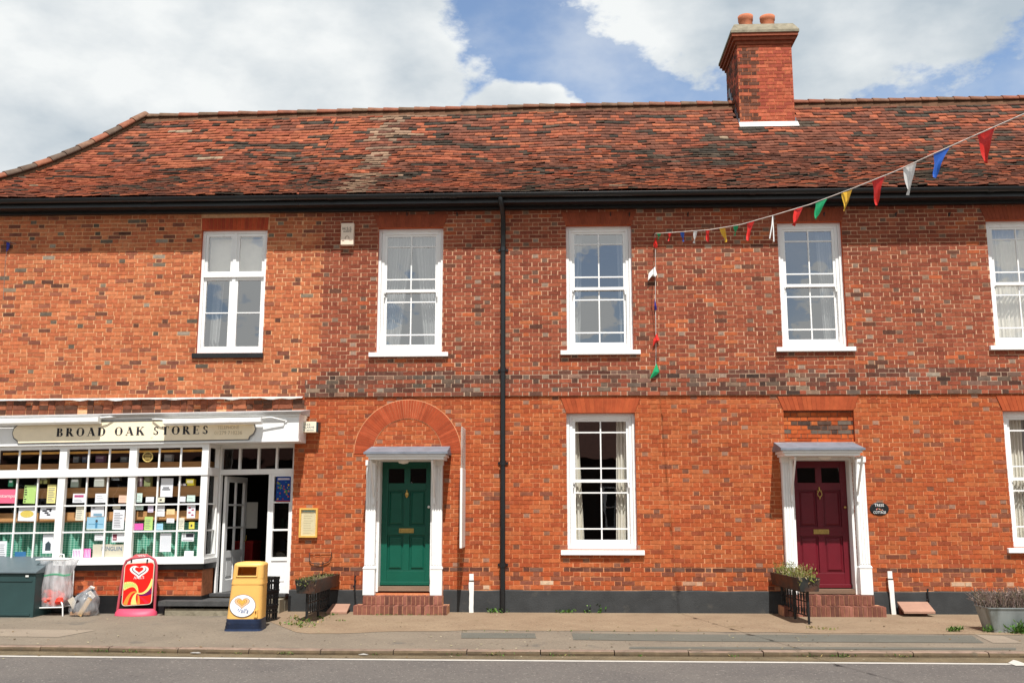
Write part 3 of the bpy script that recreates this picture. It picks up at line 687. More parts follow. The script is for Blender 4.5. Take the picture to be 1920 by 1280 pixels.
# ------------------------------------------------------------------ doorcases
def pilaster(mb, x0, x1, z0, zt_, side):
    zp = z0+.42
    mb.box(x0-.012, x1+.012, -.135, -.002, z0, zp); mb.hexa([(x0-.02, -.145, zp), (x1+.02, -.145, zp), (x1+.005, -.125, zp+.035), (x0-.005, -.125, zp+.035), (x0-.02, -.003, zp), (x1+.02, -.003, zp), (x1+.005, -.003, zp+.035), (x0-.005, -.003, zp+.035)])
    mb.box(x0, x1, -.105, -.004, zp+.036, zt_)
    n = 4; w = (x1-x0)/n
    for i in range(n): mb.box(x0+w*i+w*.18, x0+w*(i+1)-w*.18, -.117, -.1055, zp+.06, zt_-.12)
    mb.box(x0-.015, x1+.015, -.13, -.005, zt_-.09, zt_-.001)
def door_unit(h, pl, pr, zbot, ztop, hood, colour, g, nm_lab, hoodlab, plate='brass'):
    a, b, c, d = h
    yd = .2; mb = MB()   # jamb linings and head
    mb.box(a-.005, a+.045, -.002, yd+.06, c+.02, d); mb.box(b-.045, b+.005, -.002, yd+.06, c+.02, d); mb.box(a+.045, b-.045, -.002, yd+.06, d-.04, d+.004)
    root = mb.build('doorcase', M['white'], terr)
    for q in (pl, pr): mb = MB(); pilaster(mb, q[0], q[1], zbot, ztop, -1); mb.build('pilaster', M['white'], root, bevel=.003)
    # hood
    hx0, hx1, hz0, hz1, pj = hood
    mb = MB(); mb.box(hx0+.05, hx1-.05, -pj+.03, -.004, hz0, hz0+.045); mb.box(hx0+.02, hx1-.02, -pj, -.004, hz0+.046, hz0+.085)
    mb.build('hood_board', M['white'], root)
    mb = MB()
    mb.hexa([(hx0-.02, -pj-.035, hz0+.086), (hx1+.02, -pj-.035, hz0+.086), (hx1+.02, -pj-.035, hz0+.12), (hx0-.02, -pj-.035, hz0+.12), (hx0-.02, -.004, hz0+.086), (hx1+.02, -.004, hz0+.086), (hx1+.02, -.004, hz0+.135), (hx0-.02, -.004, hz0+.135)])
    mb.hexa([(hx0-.01, -pj-.02, hz0+.121), (hx1+.01, -pj-.02, hz0+.121), (hx1-.0, -.02, hz1), (hx0+.0, -.02, hz1), (hx0-.01, -.005, hz0+.12), (hx1+.01, -.005, hz0+.12), (hx1, -.004, hz1+.0), (hx0, -.004, hz1+.0)])
    mb.build('hood_lead', M['lead'], root)
    for xb in (a-.03, b+.03):
        s = MB(); zz = hz0; y1, y2 = -.12, -pj+.08
        s.tube([(xb, y2, zz-.01), (xb, -.13, zz-.62)], .018, 6); s.box(xb-.016, xb+.016, y2, -.108, zz-.04, zz-.002); s.box(xb-.018, xb+.018, -.15, -.118, zz-.72, zz-.04); s.build('bracket', M['white'], root)
    # door leaf
    A, B, C, Dz = a+.046, b-.046, c+.115, d-.042
    t = MB(); t.box(a+.04, b-.04, .03, yd+.08, c+.03, c+.1); t.build('threshold', M['wood'], root)
    mb = MB(); st = .105; Wd = B-A; Hd = Dz-C; xm = (A+B)/2
    mb.box(A, A+st, yd, yd+.045, C, Dz); mb.box(B-st, B, yd, yd+.045, C, Dz)
    zr_ = [(0, .17), (.39, .475), (.745, .80), (.93, 1.0)] if True else 0
    zr_ = [(0, .115), (.40, .475), (.765, .825), (.945, 1.0)]
    for u, v in zr_: mb.box(A+st, B-st, yd+.001, yd+.044, C+Hd*u, C+Hd*v)
    for (u, v) in ((.115, .40), (.475, .765), (.825, .945)): mb.box(xm-.05, xm+.05, yd+.002, yd+.043, C+Hd*u, C+Hd*v)
    for x_0, x_1 in ((A+st, xm-.05), (xm+.05, B-st)):
        for u, v in ((.115, .40), (.475, .765)):
            q0, q1, r0, r1 = x_0, x_1, C+Hd*u, C+Hd*v; k = .022; e = .05
            mb.box(q0, q1, yd+.03, yd+.04, r0, r1)
            mb.hexa([(q0+e, yd+.012, r0+e), (q1-e, yd+.012, r0+e), (q1-e, yd+.012, r1-e), (q0+e, yd+.012, r1-e), (q0+k, yd+.0301, r0+k), (q1-k, yd+.0301, r0+k), (q1-k, yd+.0301, r1-k), (q0+k, yd+.0301, r1-k)])
    mb.box(A+.003, B-.003, yd-.035, yd-.0005, C-.001, C+.055)
    dr = tag(mb.build('door', M[colour], terr, bevel=.004), nm_lab)
    for x_0, x_1 in ((A+st, xm-.05), (xm+.05, B-st)):
        g_ = MB(); g_.poly([(x_0, yd+.02, C+Hd*.825), (x_1, yd+.02, C+Hd*.825), (x_1, yd+.02, C+Hd*.945), (x_0, yd+.02, C+Hd*.945)]); g_.build('pane', M[g], dr)
    kz = C+Hd*.735; k = MB()
    if colour == 'green':
        k.tube([(xm, yd-.03, kz+.07), (xm, yd-.028, kz+.03)], .012, 8); k.loft([[(xm+r*cos(2*pi*i/12), yd-.025+r*.5*sin(2*pi*i/12), kz+z_) for i in range(12)] for z_, r in ((-.06, .004), (-.045, .022), (-.01, .036), (.02, .03), (.035, .01))])
    else:
        k.tube([(xm, yd-.01, kz+.11), (xm, yd-.03, kz+.05)], .014, 8); k.tube([(xm+.035*sin(u), yd-.03, kz+.0+.045*cos(u)) for u in [pi*.15+i*pi*1.7/14 for i in range(15)]], .008, 6); k.tube([(xm, yd-.03, kz-.05), (xm, yd-.03, kz-.08)], .01, 6); k.box(xm-.035, xm+.035, yd-.025, yd-.012, kz+.045, kz+.06)
    k.build('knocker', M['brass'], dr)
    l = MB(); lz = C+Hd*.437; ring(l, xm-.125, xm+.125, lz-.038, lz+.038, .022, yd-.012, yd+.0005, .02); l.box(xm-.1, xm+.1, yd-.006, yd+.0004, lz-.017, lz+.017); l.build('letter_plate', M['brass'], dr)
    kb = MB(); kb.loft([[(B-.05+r*cos(2*pi*i/10), yd-.0-yy, C+Hd*.63+r*sin(2*pi*i/10)) for i in range(10)] for r, yy in ((.012, 0), (.012, .02), (.024, .03), (.02, .045), (.005, .05))]); kb.build('door_knob' if colour == 'red' else 'lock', M['brass'] if colour == 'red' else M['white'], dr)
    lp = MB(); lp.loft([[((a+b)/2+r*cos(2*pi*i/16), -.25+r*sin(2*pi*i/16), hood[2]-z_) for i in range(16)] for r, z_ in ((.1, .002), (.1, .02), (.07, .05), (.02, .06))]); lp.build('hood_lamp', M['white_old'], root)
    return root
Zs1 = at(757, 1116, -.2).z
hg = at(760, 858, -.62).z
door_unit(GD, (at(687, 980).x, at(706, 980).x), (at(811, 980).x, at(830, 980).x), Zs1, at(760, 862, -.1).z, (at(684, 850, -.6).x+.0, at(837, 850, -.6).x, hg-.02, at(760, 836, -.1).z, .58), 'green', 'g_dark', 'glossy dark green panelled front door with brass letter plate', '')
hr = at(1545, 851, -.62).z
door_unit(RDR, (at(1468, 980).x, at(1487, 980).x), (at(1604, 980).x, at(1624, 980).x), at(1545, 1115, -.2).z, at(1545, 856, -.1).z, (at(1466, 842, -.6).x, at(1620, 842, -.6).x, hr-.02, at(1545, 828, -.1).z, .58), 'red', 'g_dark', 'maroon panelled front door with brass letter plate', '')

def brick_steps(name, x0, x1, xl0, xl1, ztop, lab):
    mb = MB(); cols = [P(152, 98, 82, .72), P(138, 88, 74, .72), P(164, 108, 92, .72), P(124, 82, 70, .72)]
    zl = ztop*.5
    for (a, b, z0, z1_, yf_) in ((xl0, xl1, -.06, zl, -.46), (x0, x1, zl+.001, ztop, -.25)):
        mb.box(a, b, yf_+.012, .02 if z0 > 0 else -.0361, z0, z1_-.008, P(206, 150, 116)); x = a
        while x < b-.02:
            w = min(.068, b-x); mb.box(x+.004, x+w-.004, yf_-rng.random()*.006, yf_+.21, max(z0, 0)-.02*(z0 < 0)+.005, z1_+rng.uniform(-.003, .003), jit(rng.choice(cols), .15))
            x += .072
    mb.build(name, M['brick'], terr)
brick_steps('doorstep', at(680, 1125, -.25).x, at(829, 1125, -.25).x, at(662, 1140, -.46).x, at(838, 1140, -.46).x, Zs1-.004, '')
brick_steps('doorstep', at(1480, 1125, -.25).x, at(1640, 1125, -.25).x, at(1470, 1140, -.46).x, at(1662, 1140, -.46).x, at(1545, 1115, -.2).z-.004, '')

# ------------------------------------------------------------------ shopfront (an old one, it runs slightly out of level)
SL = .014; XS0 = at(280, 900).x
def zs(px, py, Y): p = at(px, py, Y); return p.z-SL*(p.x-XS0)
def zk(x): return SL*(x-XS0)
class SM(MB):
    def build(s, *a, **k):
        s.v = [(x, y, z+SL*(x-XS0)) for x, y, z in s.v]; return MB.build(s, *a, **k)
YB, YF, YD = -.45, -.50, .14
FX1 = at(560, 805, YF).x
zf0, zf1 = zs(280, 832, YF), zs(280, 785, YF)
mb = SM(); mb.box(XL, FX1, YF, .0, zf0, zf1); mb.box(XL, FX1+.01, YF-.012, YF-.0005, zf0, zf0+.035); mb.box(XL, FX1+.012, YF-.03, .0, zf1+.001, zf1+.04)
sf = tag(mb.build('shopfront_fascia', M['white'], shop, bevel=.003), 'white painted fascia board above the shop window')
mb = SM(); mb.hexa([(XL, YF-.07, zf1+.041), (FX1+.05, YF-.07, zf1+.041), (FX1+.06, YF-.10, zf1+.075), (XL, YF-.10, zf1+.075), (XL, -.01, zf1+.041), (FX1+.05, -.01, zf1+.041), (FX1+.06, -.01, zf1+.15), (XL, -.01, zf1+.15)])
mb.build('cornice', mat('cornice_shade_grey', (.5, .5, .5), .6, 4, .12, stain=((.3, .28, .25), 4, .6)), sf)  # grey base holds the shade of the undercut face; stain patches are ageing
# cracked course and ragged flashing over the cornice
mb = MB(); x = XL; za = at(280, 750).z
while x < XC:
    w = rng.choice([.11, .225, .16]); e = min(x+w, XC)
    for k in range(3):
        if rng.random() < .9: mb.box(x+.004, e-.004, -.012-rng.random()*.012, .0, za-.235+.078*k, za-.163+.078*k, jit(rng.choice([P(140, 82, 60), P(120, 74, 56), P(172, 104, 74), P(96, 66, 52), P(110, 72, 56)]), .15))
    x = e+.006
mb.build('broken_course', M['brick'], shop)
mb = MB(); xa, xb = at(0, 750).x, at(568, 750).x; n = 90
for i in range(n):
    u, v = XL+(xb-XL)*i/n, XL+(xb-XL)*(i+1)/n; f = lambda x: .05+.15*abs(nz(x*1.9, 3))+.04*abs(nz(x*6, 1))
    gap = nz(u*1.4, 8) > .34
    if gap: continue
    z = za+.02*((u-xa)/(xb-xa))+.02
    mb.hexa([(u, -f(u), z-.022-.06*abs(nz(u*3, 2))), (v, -f(v), z-.022-.06*abs(nz(v*3, 2))), (v, -f(v), z-.012), (u, -f(u), z-.012), (u, -.001, z-.004), (v, -.001, z-.004), (v, -.001, z+.012), (u, -.001, z+.012)])
mb.build('ragged_flashing', mat('torn_flashing', (.6, .58, .54), .8, 5, .2, .4, 30, stain=((.09, .07, .05), 3.2, .53)), shop)

# bay window
BX1 = at(386, 960, YB).x; gp_ = (at(378, 960, YB).x-at(113, 960, YB).x)/2; mc = [at(243, 960, YB).x+gp_*k for k in range(-4, 2)]
mc = [m for m in mc if m > XL+.05]; mc[-1] = BX1-.05
zsill, zsill0 = zs(280, 1048, YB), zs(280, 1057, YB); zmid0, zmid1 = zs(280, 892, YB), zs(280, 877, YB); ztp = zf0+.0
mb = SM(); fw = .062
def bay_frames(mb):
    mb.box(XL, BX1, YB, YB+.09, zsill-.001, zsill+.035); mb.box(XL, BX1+.004, YB-.02, YB+.09, zmid0, zmid1); mb.box(XL, BX1, YB, YB+.09, ztp-.06, ztp-.001)
    for m in mc:
        mb.box(m-fw, m+(fw if m < BX1-.1 else .05), YB-.004, YB+.085, zsill+.035, zmid0-.001); mb.box(m-fw, m+(fw if m < BX1-.1 else .05), YB-.004, YB+.085, zmid1+.001, ztp-.06)
bay_frames(mb)
bay = tag(mb.build('bay_window', M['white'], shop, bevel=.003), 'white many paned shop window full of notices')
bars = SM(); pn = SM()
for a, b in zip(mc, mc[1:]):
    a += fw; b -= fw
    for k in (1, 2):
        xb_ = a+(b-a)*k/3; bars.box(xb_-.012, xb_+.012, YB+.03, YB+.06, zsill+.035, zmid0); bars.box(xb_-.012, xb_+.012, YB+.03, YB+.06, zmid1, ztp-.06)
    for py in (945.5, 995.5):
        z = zs(280, py, YB); bars.box(a, b, YB+.0315, YB+.0585, z-.012, z+.012)
    for z0, z1 in ((zsill+.03, zmid0), (zmid1, ztp-.06)): pn.poly([(a, YB+.05, z0), (b, YB+.05, z0), (b, YB+.05, z1), (a, YB+.05, z1)])
bars.build('glazing_bars', M['white'], bay); pn.build('pane', M['g_shop'], bay)
# return side of the bay
mb = SM(); xr0, xr1 = BX1-.07, BX1-.001
mb.box(xr0, xr1, YD-.07, YD+.02, zsill-.001, ztp-.001); mb.box(xr0, xr1, YB+.09, YD-.07, zsill-.001, zsill+.06); mb.box(xr0, xr1, YB+.09, YD-.07, zmid0, zmid1); mb.box(xr0, xr1, YB+.09, YD-.07, ztp-.06, ztp-.001)
for py in (945.5, 995.5): z = zs(280, py, YB); mb.box(xr0+.02, xr1-.02, YB+.09, YD-.07, z-.012, z+.012)
mb.build('bay_return', M['white'], bay)
mb = SM(); mb.poly([(xr0+.03, YB+.09, zsill+.05), (xr0+.03, YD-.07, zsill+.05), (xr0+.03, YD-.07, ztp-.06), (xr0+.03, YB+.09, ztp-.06)]); mb.build('pane', M['g_shop'], bay)
mb = SM(); mb.box(XL, BX1+.03, YB-.06, YB+.1, zsill0, zsill-.002); mb.box(BX1-.1, BX1+.03, YB+.1, YD, zsill0, zsill-.002); mb.build('sill', M['white'], bay)
mb = SM(); mb.hexa([(XL, YB-.03, zsill0-.09), (BX1+.02, YB-.03, zsill0-.09), (BX1+.02, YB-.05, zsill0-.002), (XL, YB-.05, zsill0-.002), (XL, YD, zsill0-.09), (BX1+.02, YD, zsill0-.09), (BX1+.02, YD, zsill0-.002), (XL, YD, zsill0-.002)]); mb.build('sill_board', M['black'], bay)
# stall riser
zr0, zr1 = at(280, 1116, YB+.05).z, zsill0-.085
mb = MB(); mb.box(XL, BX1-.03, YB+.06, YD, zr0, zr1, P(214, 140, 100)); 
i = 0
srs = lambda x, z, h: jit(rng.choice([P(206, 100, 60), P(190, 88, 54), P(216, 118, 76), P(150, 84, 64)]), .12)
brick_rows(mb, XL, BX1-.032, zr0, zr1, YB+.06, [], srs)
mb.build('stall_riser', M['brick'], shop)
mb = MB(); mb.box(XL, BX1-.01, YB+.04, YD, -.05, zr0-.001); mb.box(at(546, 1130).x, XS-.001, -.05, -.001, -.05, zr0-.02); mb.build('plinth', M['black'], shop)
# wall pier right of the door belongs to the terrace; door surround
dx0, dx1 = BX1+.001, at(548, 980, YD).x
zdh0, zdh1 = zs(480, 889, YD), zs(480, 879, YD); zdt = zs(480, 840, YD); zdb = zs(480, 1113, YD)
px_ = lambda p: at(p, 960, YD).x
mb = SM(); y0, y1 = YD-.02, YD+.09
mb.box(dx0, px_(412), y0, y1, zdb, ztp); mb.box(px_(546), XS+.0-.03, y0, y1, zdb, ztp); mb.box(px_(412), px_(546), y0, y1, zdh0, zdh1); mb.box(px_(412), px_(546), y0, y1, zdt, ztp)
for p in (445, 480.5, 515): mb.box(px_(p)-.018, px_(p)+.018, y0+.01, y1-.02, zdh1, zdt)
mb.box(px_(502), px_(507), y0, y1, zdb, zdh0)
dc = tag(mb.build('shop_door_frame', M['white'], shop, bevel=.003), 'white frame of the shop doorway with four pane fanlight')
mb = SM(); mb.poly([(px_(412), YD+.03, zdh1), (px_(546), YD+.03, zdh1), (px_(546), YD+.03, zdt), (px_(412), YD+.03, zdt)]); mb.build('pane', M['g_shop'], dc)
# fixed side panel
mb = SM(); a, b = px_(507), px_(546); 
zA, zB, zC, zD_ = zs(520, 1044, YD), zs(520, 993, YD), zs(520, 941, YD), zs(520, 893, YD)
mb.box(a, a+.05, y0+.005, y1-.03, zdb, zdh0); mb.box(b-.04, b, y0+.005, y1-.03, zdb, zdh0); mb.box(a+.05, b-.04, y0+.02, y1-.04, zdb, zA); mb.box(a+.05, b-.04, y0+.006, y1-.031, zA-.06, zA)
mb.box(a+.05, b-.04, y0+.006, y1-.031, zdb, zdb+.14); mb.box(a+.09, b-.08, y0+.012, y1-.045, zdb+.2, zA-.12)
for z in (zB, zC): mb.box(a+.05, b-.04, y0+.006, y1-.031, z-.015, z+.015)
mb.box(a+.05, b-.04, y0+.006, y1-.031, zD_, zdh0-.001)
sp_ = mb.build('side_panel', M['white'], dc, bevel=.002)
mb = SM(); mb.poly([(a+.04, YD+.03, zA), (b-.03, YD+.03, zA), (b-.03, YD+.03, zD_), (a+.04, YD+.03, zD_)]); mb.build('pane', M['g_shop'], dc)
# open door leaf, hinged left, swung into the shop
hx, hy = px_(412)+.03, YD+.08; LW = .86; ang = radians(84)
def leafpt(u, w, z): return (hx+u*cos(ang)+w*sin(ang), hy+u*sin(ang)-w*cos(ang), z)
def lbox(mb, u0, u1, w0, w1, z0, z1): mb.hexa([leafpt(u0, w1, z0), leafpt(u1, w1, z0), leafpt(u1, w1, z1), leafpt(u0, w1, z1), leafpt(u0, w0, z0), leafpt(u1, w0, z0), leafpt(u1, w0, z1), leafpt(u0, w0, z1)])
lz0, lz1 = zdb+.03, zdh0-.02; LH = lz1-lz0
mb = SM(); lbox(mb, 0, .1, 0, .045, lz0, lz1); lbox(mb, LW-.1, LW, 0, .045, lz0, lz1)
for u, v in ((0, .1), (.29, .35), (.95, 1)): lbox(mb, .1, LW-.1, 0, .044, lz0+LH*u, lz0+LH*v)
lbox(mb, LW/2-.015, LW/2+.015, .004, .04, lz0+LH*.35, lz0+LH*.95)
for u in (.55, .75): lbox(mb, .1, LW-.1, .005, .039, lz0+LH*u-.015, lz0+LH*u+.015)
lbox(mb, .1, LW-.1, .015, .03, lz0+LH*.1, lz0+LH*.29); lbox(mb, LW/2-.03, LW/2+.03, .002, .043, lz0+LH*.1, lz0+LH*.29)
for u0, u1 in ((.15, LW/2-.08), (LW/2+.08, LW-.15)): lbox(mb, u0, u1, .008, .037, lz0+LH*.13, lz0+LH*.26)
dl = tag(mb.build('shop_door', M['white'], shop), 'white half glazed shop door standing open into the shop')
mb = SM(); mb.poly([leafpt(.1, .02, lz0+LH*.35), leafpt(LW-.1, .02, lz0+LH*.35), leafpt(LW-.1, .02, lz0+LH*.95), leafpt(.1, .02, lz0+LH*.95)]); mb.build('pane', M['g_shop'], dl)
mb = SM(); p = leafpt(LW-.06, .06, lz0+LH*.45); mb.tube([(p[0], p[1], p[2]-.06), (p[0]+.03, p[1], p[2]-.03), (p[0]+.03, p[1], p[2]+.05)], .01, 6); mb.build('door_handle', M['brass'], dl)
# soffit, shop room
mb = SM(); mb.box(XL, FX1, -.001, YD+.09, zf0, zf0+.3); mb.build('bressumer', M['white_old'], shop)
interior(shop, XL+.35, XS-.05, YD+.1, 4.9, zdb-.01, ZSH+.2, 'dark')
# bay floor
mb = SM(); mb.box(XL+.3, BX1-.08, YB+.1, .1, zsill0-.0, zsill-.004); mb.build('display_shelf', M['shelf'], bay)
# shelves of the display
mb = SM()
for py0, py1, Y, xe in ((912, 931, -.26, BX1-.15), (958, 976, -.25, BX1-.15)):
    z0, z1 = zs(280, py1, Y), zs(280, py0, Y); mb.box(XL+.4, xe, Y, Y+.025, z0, z1); mb.box(XL+.4, xe, Y+.026, Y+.2, z1-.03, z1-.005)
z0, z1 = zs(280, 877, .05), zs(280, 866, .05); mb.box(XL+.4, BX1-.15, .05, .3, z0, z1); 
mb.build('shelf', M['shelf'], bay)
mb = SM(); z = zs(280, 846, -.1); mb.box(XL+1.2, BX1-.18, -.12, -.09, z-.018, z+.018); mb.build('wooden_rail', mat('sunlit_wood_tone', P(250, 190, 90, .9), .5), bay)  # wooden rail, its sunlit brightness put into the yellow colour
# gingham half curtain
def gingham():
    m = mat('green_gingham', (.1, .42, .3), .9, 9, .1); t = m.node_tree; nd = t.nodes; L = t.links; pb = nd['Principled BSDF']
    tc_ = nd.new('ShaderNodeTexCoord'); sx = nd.new('ShaderNodeSeparateXYZ'); L.new(tc_.outputs['Object'], sx.inputs[0])
    def w(o):
        a = nd.new('ShaderNodeMath'); a.operation = 'MULTIPLY'; L.new(o, a.inputs[0]); a.inputs[1].default_value = 26
        f = nd.new('ShaderNodeMath'); f.operation = 'FRACT'; L.new(a.outputs[0], f.inputs[0]); g = nd.new('ShaderNodeMath'); g.operation = 'GREATER_THAN'; L.new(f.outputs[0], g.inputs[0]); g.inputs[1].default_value = .5; return g.outputs[0]
    ad = nd.new('ShaderNodeMath'); ad.operation = 'ADD'; L.new(w(sx.outputs[0]), ad.inputs[0]); L.new(w(sx.outputs[2]), ad.inputs[1])
    ad2 = nd.new('ShaderNodeMath'); ad2.operation = 'MULTIPLY'; L.new(ad.outputs[0], ad2.inputs[0]); ad2.inputs[1].default_value = .5
    r = nd.new('ShaderNodeValToRGB'); L.new(ad2.outputs[0], r.inputs[0]); r.color_ramp.elements[0].color = (.32, .6, .48, 1); r.color_ramp.elements[1].color = (.02, .27, .18, 1)
    L.new(r.outputs[0], pb.inputs['Base Color']); return m
M['ging'] = gingham()
gt = [at(280, 984, -.12).z, zsill]
drape(XL+.4, BX1-.12, zsill-.1, zs(280, 984, -.12)+zk(-3), -.12, 30, .045, parent=bay, m='ging', name='gingham_curtain')
# steps to the shop
mb = MB(); sx0, sx1 = at(305, 1140, -.5).x, at(558, 1125).x
mb.box(BX1-.1, XS-.06, -.02, YD+.4, -.05, zdb-.0); mb.box(BX1-.3, XS-.065, -.33, -.0201, -.05, at(450, 1124, -.35).z); mb.box(sx0+.1, XS-.3, -.66, -.331, -.05, at(450, 1140, -.66).z-.01)
mb.build('step_riser', M['stone'], shop)
mb = MB()
for (a, b, y0, y1, z) in ((BX1-.12, XS-.055, -.06, YD+.4, zdb+.0), (sx0, XS-.28, -.70, -.06, at(450, 1136, -.68).z)):
    mb.box(a, b, y0, y1, z+.001, z+.075-(.03 if y0 > -.1 else 0))
mb.build('step_slab', M['dstone'], shop)

# signboard
GL = {}
def glyphs():
    def stem(x, w=.24): return [('r', x-w/2, 0, x+w/2, 1)]
    def serif(x, y, w=.36): return [('r', x-w/2, y-.03 if y > .5 else y, x+w/2, y if y > .5 else y+.035)]
    def bowl(cx, cy, rx, ry, a0, a1, th=.25, tn=.07): return [('a', cx, cy, rx, ry, a0, a1, th, tn)]
    GL['B'] = (.78, stem(.2)+serif(.2, 0)+serif(.2, 1)+bowl(.36, .755, .27, .245, -90, 90)+bowl(.38, .265, .32, .265, -90, 90)+[('r', .2, .96, .38, 1), ('r', .2, .49, .4, .53), ('r', .2, 0, .4, .04)])
    GL['R'] = (.86, stem(.2)+serif(.2, 0)+serif(.2, 1)+bowl(.36, .745, .28, .255, -90, 90)+[('r', .2, .96, .38, 1), ('r', .2, .49, .4, .53), ('l', .42, .5, .72, 0, .24), ('r', .62, 0, .86, .035)])
    GL['O'] = (.94, bowl(.47, .5, .42, .515, 0, 360, .25, .07))
    GL['A'] = (.9, [('l', .44, .98, .14, 0, .06), ('l', .42, 1, .74, 0, .25), ('r', .24, .3, .64, .345), ('r', .0, 0, .26, .035), ('r', .56, 0, .9, .035)])
    GL['D'] = (.9, stem(.2)+serif(.2, 0)+serif(.2, 1)+bowl(.38, .5, .45, .5, -90, 90)+[('r', .2, .96, .4, 1), ('r', .2, 0, .4, .04)])
    GL['K'] = (.92, stem(.2)+serif(.2, 0)+serif(.2, 1)+[('l', .26, .38, .7, .98, .06), ('l', .42, .6, .78, 0, .25), ('r', .56, .965, .84, 1), ('r', .6, 0, .92, .035)])
    GL['S'] = (.66, bowl(.33, .745, .23, .255, 20, 270, .17, .11)+bowl(.33, .255, .25, .255, -160, 90, .18, .11)+[('r', .51, .68, .545, .93), ('r', .08, .06, .115, .33)])
    GL['T'] = (.82, stem(.41)+serif(.41, 0)+[('r', .06, .95, .76, 1), ('r', .06, .76, .1, 1), ('r', .72, .76, .76, 1)])
    GL['E'] = (.78, stem(.2)+serif(.2, 0)+serif(.2, 1)+[('r', .2, .955, .66, 1), ('r', .2, 0, .68, .045), ('r', .2, .49, .5, .53), ('r', .62, .8, .66, 1), ('r', .64, 0, .68, .22), ('r', .47, .4, .51, .62)])
glyphs()
def serif_text(s, x, z, h, Y, track, mb, kx=1.0):
    for chh in s:
        if chh == ' ': x += .42*h*kx+track; continue
        w, pr = GL[chh]
        for i, p in enumerate(pr):
            y = Y-.0003*i
            if p[0] == 'r': mb.box(x+p[1]*h*kx, x+p[3]*h*kx, y, Y+.004, z+p[2]*h, z+p[4]*h)
            elif p[0] == 'l':
                _, xa_, za_, xb_, zb_, t = p; mb.prism([(x+(xb_-t/2)*h*kx, z+zb_*h), (x+(xb_+t/2)*h*kx, z+zb_*h), (x+(xa_+t/2)*h*kx, z+za_*h), (x+(xa_-t/2)*h*kx, z+za_*h)], y, Y+.004)
            else:
                _, cx, cz, rx, rz, a0, a1, th, tn = p; n = 18
                for k in range(n):
                    q = []
                    for a in (radians(a0+(a1-a0)*k/n), radians(a0+(a1-a0)*(k+1)/n)):
                        t = tn+(th-tn)*cos(a)**2; q.append(((cx+rx*cos(a)), (cz+rz*sin(a)), (cx+(rx-t)*cos(a)), (cz+(rz-t*.75)*sin(a))))
                    pts = [(q[0][2], q[0][3]), (q[0][0], q[0][1]), (q[1][0], q[1][1]), (q[1][2], q[1][3])]
                    mb.prism([(x+u*h*kx, z+v*h) for u, v in pts], y, Y+.004)
        x += w*h*kx+track
    return x
ysg = YF-.03; sgx0, sgx1 = at(24, 808, ysg).x, at(478, 808, ysg).x; sz0, sz1 = zs(280, 826, ysg), zs(280, 789, ysg)
def sign_outline(x0, x1, z0, z1, g=0):
    x0 -= g; x1 += g; z0 -= g; z1 += g; pts = []; r = (z1-z0)
    L_ = [(x0+.11, z0), (x0+.09, z0+.05), (x0+.03, z0+.09), (x0, z0+r*.5), (x0+.02, z1-.09), (x0+.07, z1-.04), (x0+.11, z1)]
    R_ = [(x1+x0-p[0], p[1]) for p in L_]
    return [(x, z) for x, z in R_]+[(x, z) for x, z in reversed(L_)]
mb = SM(); o_ = sign_outline(sgx0, sgx1, sz0, sz1); mb.prism(o_, ysg, YF-.013)
ss = mb.build('shop_sign', mat('cream_board', P(252, 236, 204, .98), .5, 4, .06, .1, 30, stain=(P(200, 176, 136), 5, .66)), None, origin=((sgx0+sgx1)/2, YF-.013, sz0))
tag(ss, 'long cream signboard reading BROAD OAK STORES on the white fascia', 'sign')
mb = SM(); mb.prism(sign_outline(sgx0, sgx1, sz0, sz1, .014), ysg+.005, YF-.0125); mb.build('sign_edging', mat('sign_edge', P(120, 120, 120), .5), ss)
mb = SM(); lh = .137; lx0, lx1 = at(106, 805, ysg).x, at(391, 805, ysg).x
tot = sum(GL[c][0] for c in 'BROADOAKSTORES')+.84; trk = ((lx1-lx0)-tot*lh*1.16)/15
serif_text('BROAD OAK STORES', lx0, zs(280, 815, ysg)+.0, lh, ysg-.003, trk, mb, 1.16)
mb.build('lettering', M['ink'], ss)
fad = mat('faded_ink', P(208, 190, 156, .95), .6)
text('TELEPHONE', at(428, 803, ysg).x, at(428, 804, ysg).z, ysg-.002, .055, 'lettering', fad, ss, .36, rot=SL)
text('01279 718236', at(428, 812, ysg).x, at(428, 813, ysg).z-.01, ysg-.002, .06, 'lettering', fad, ss, .46, rot=SL)
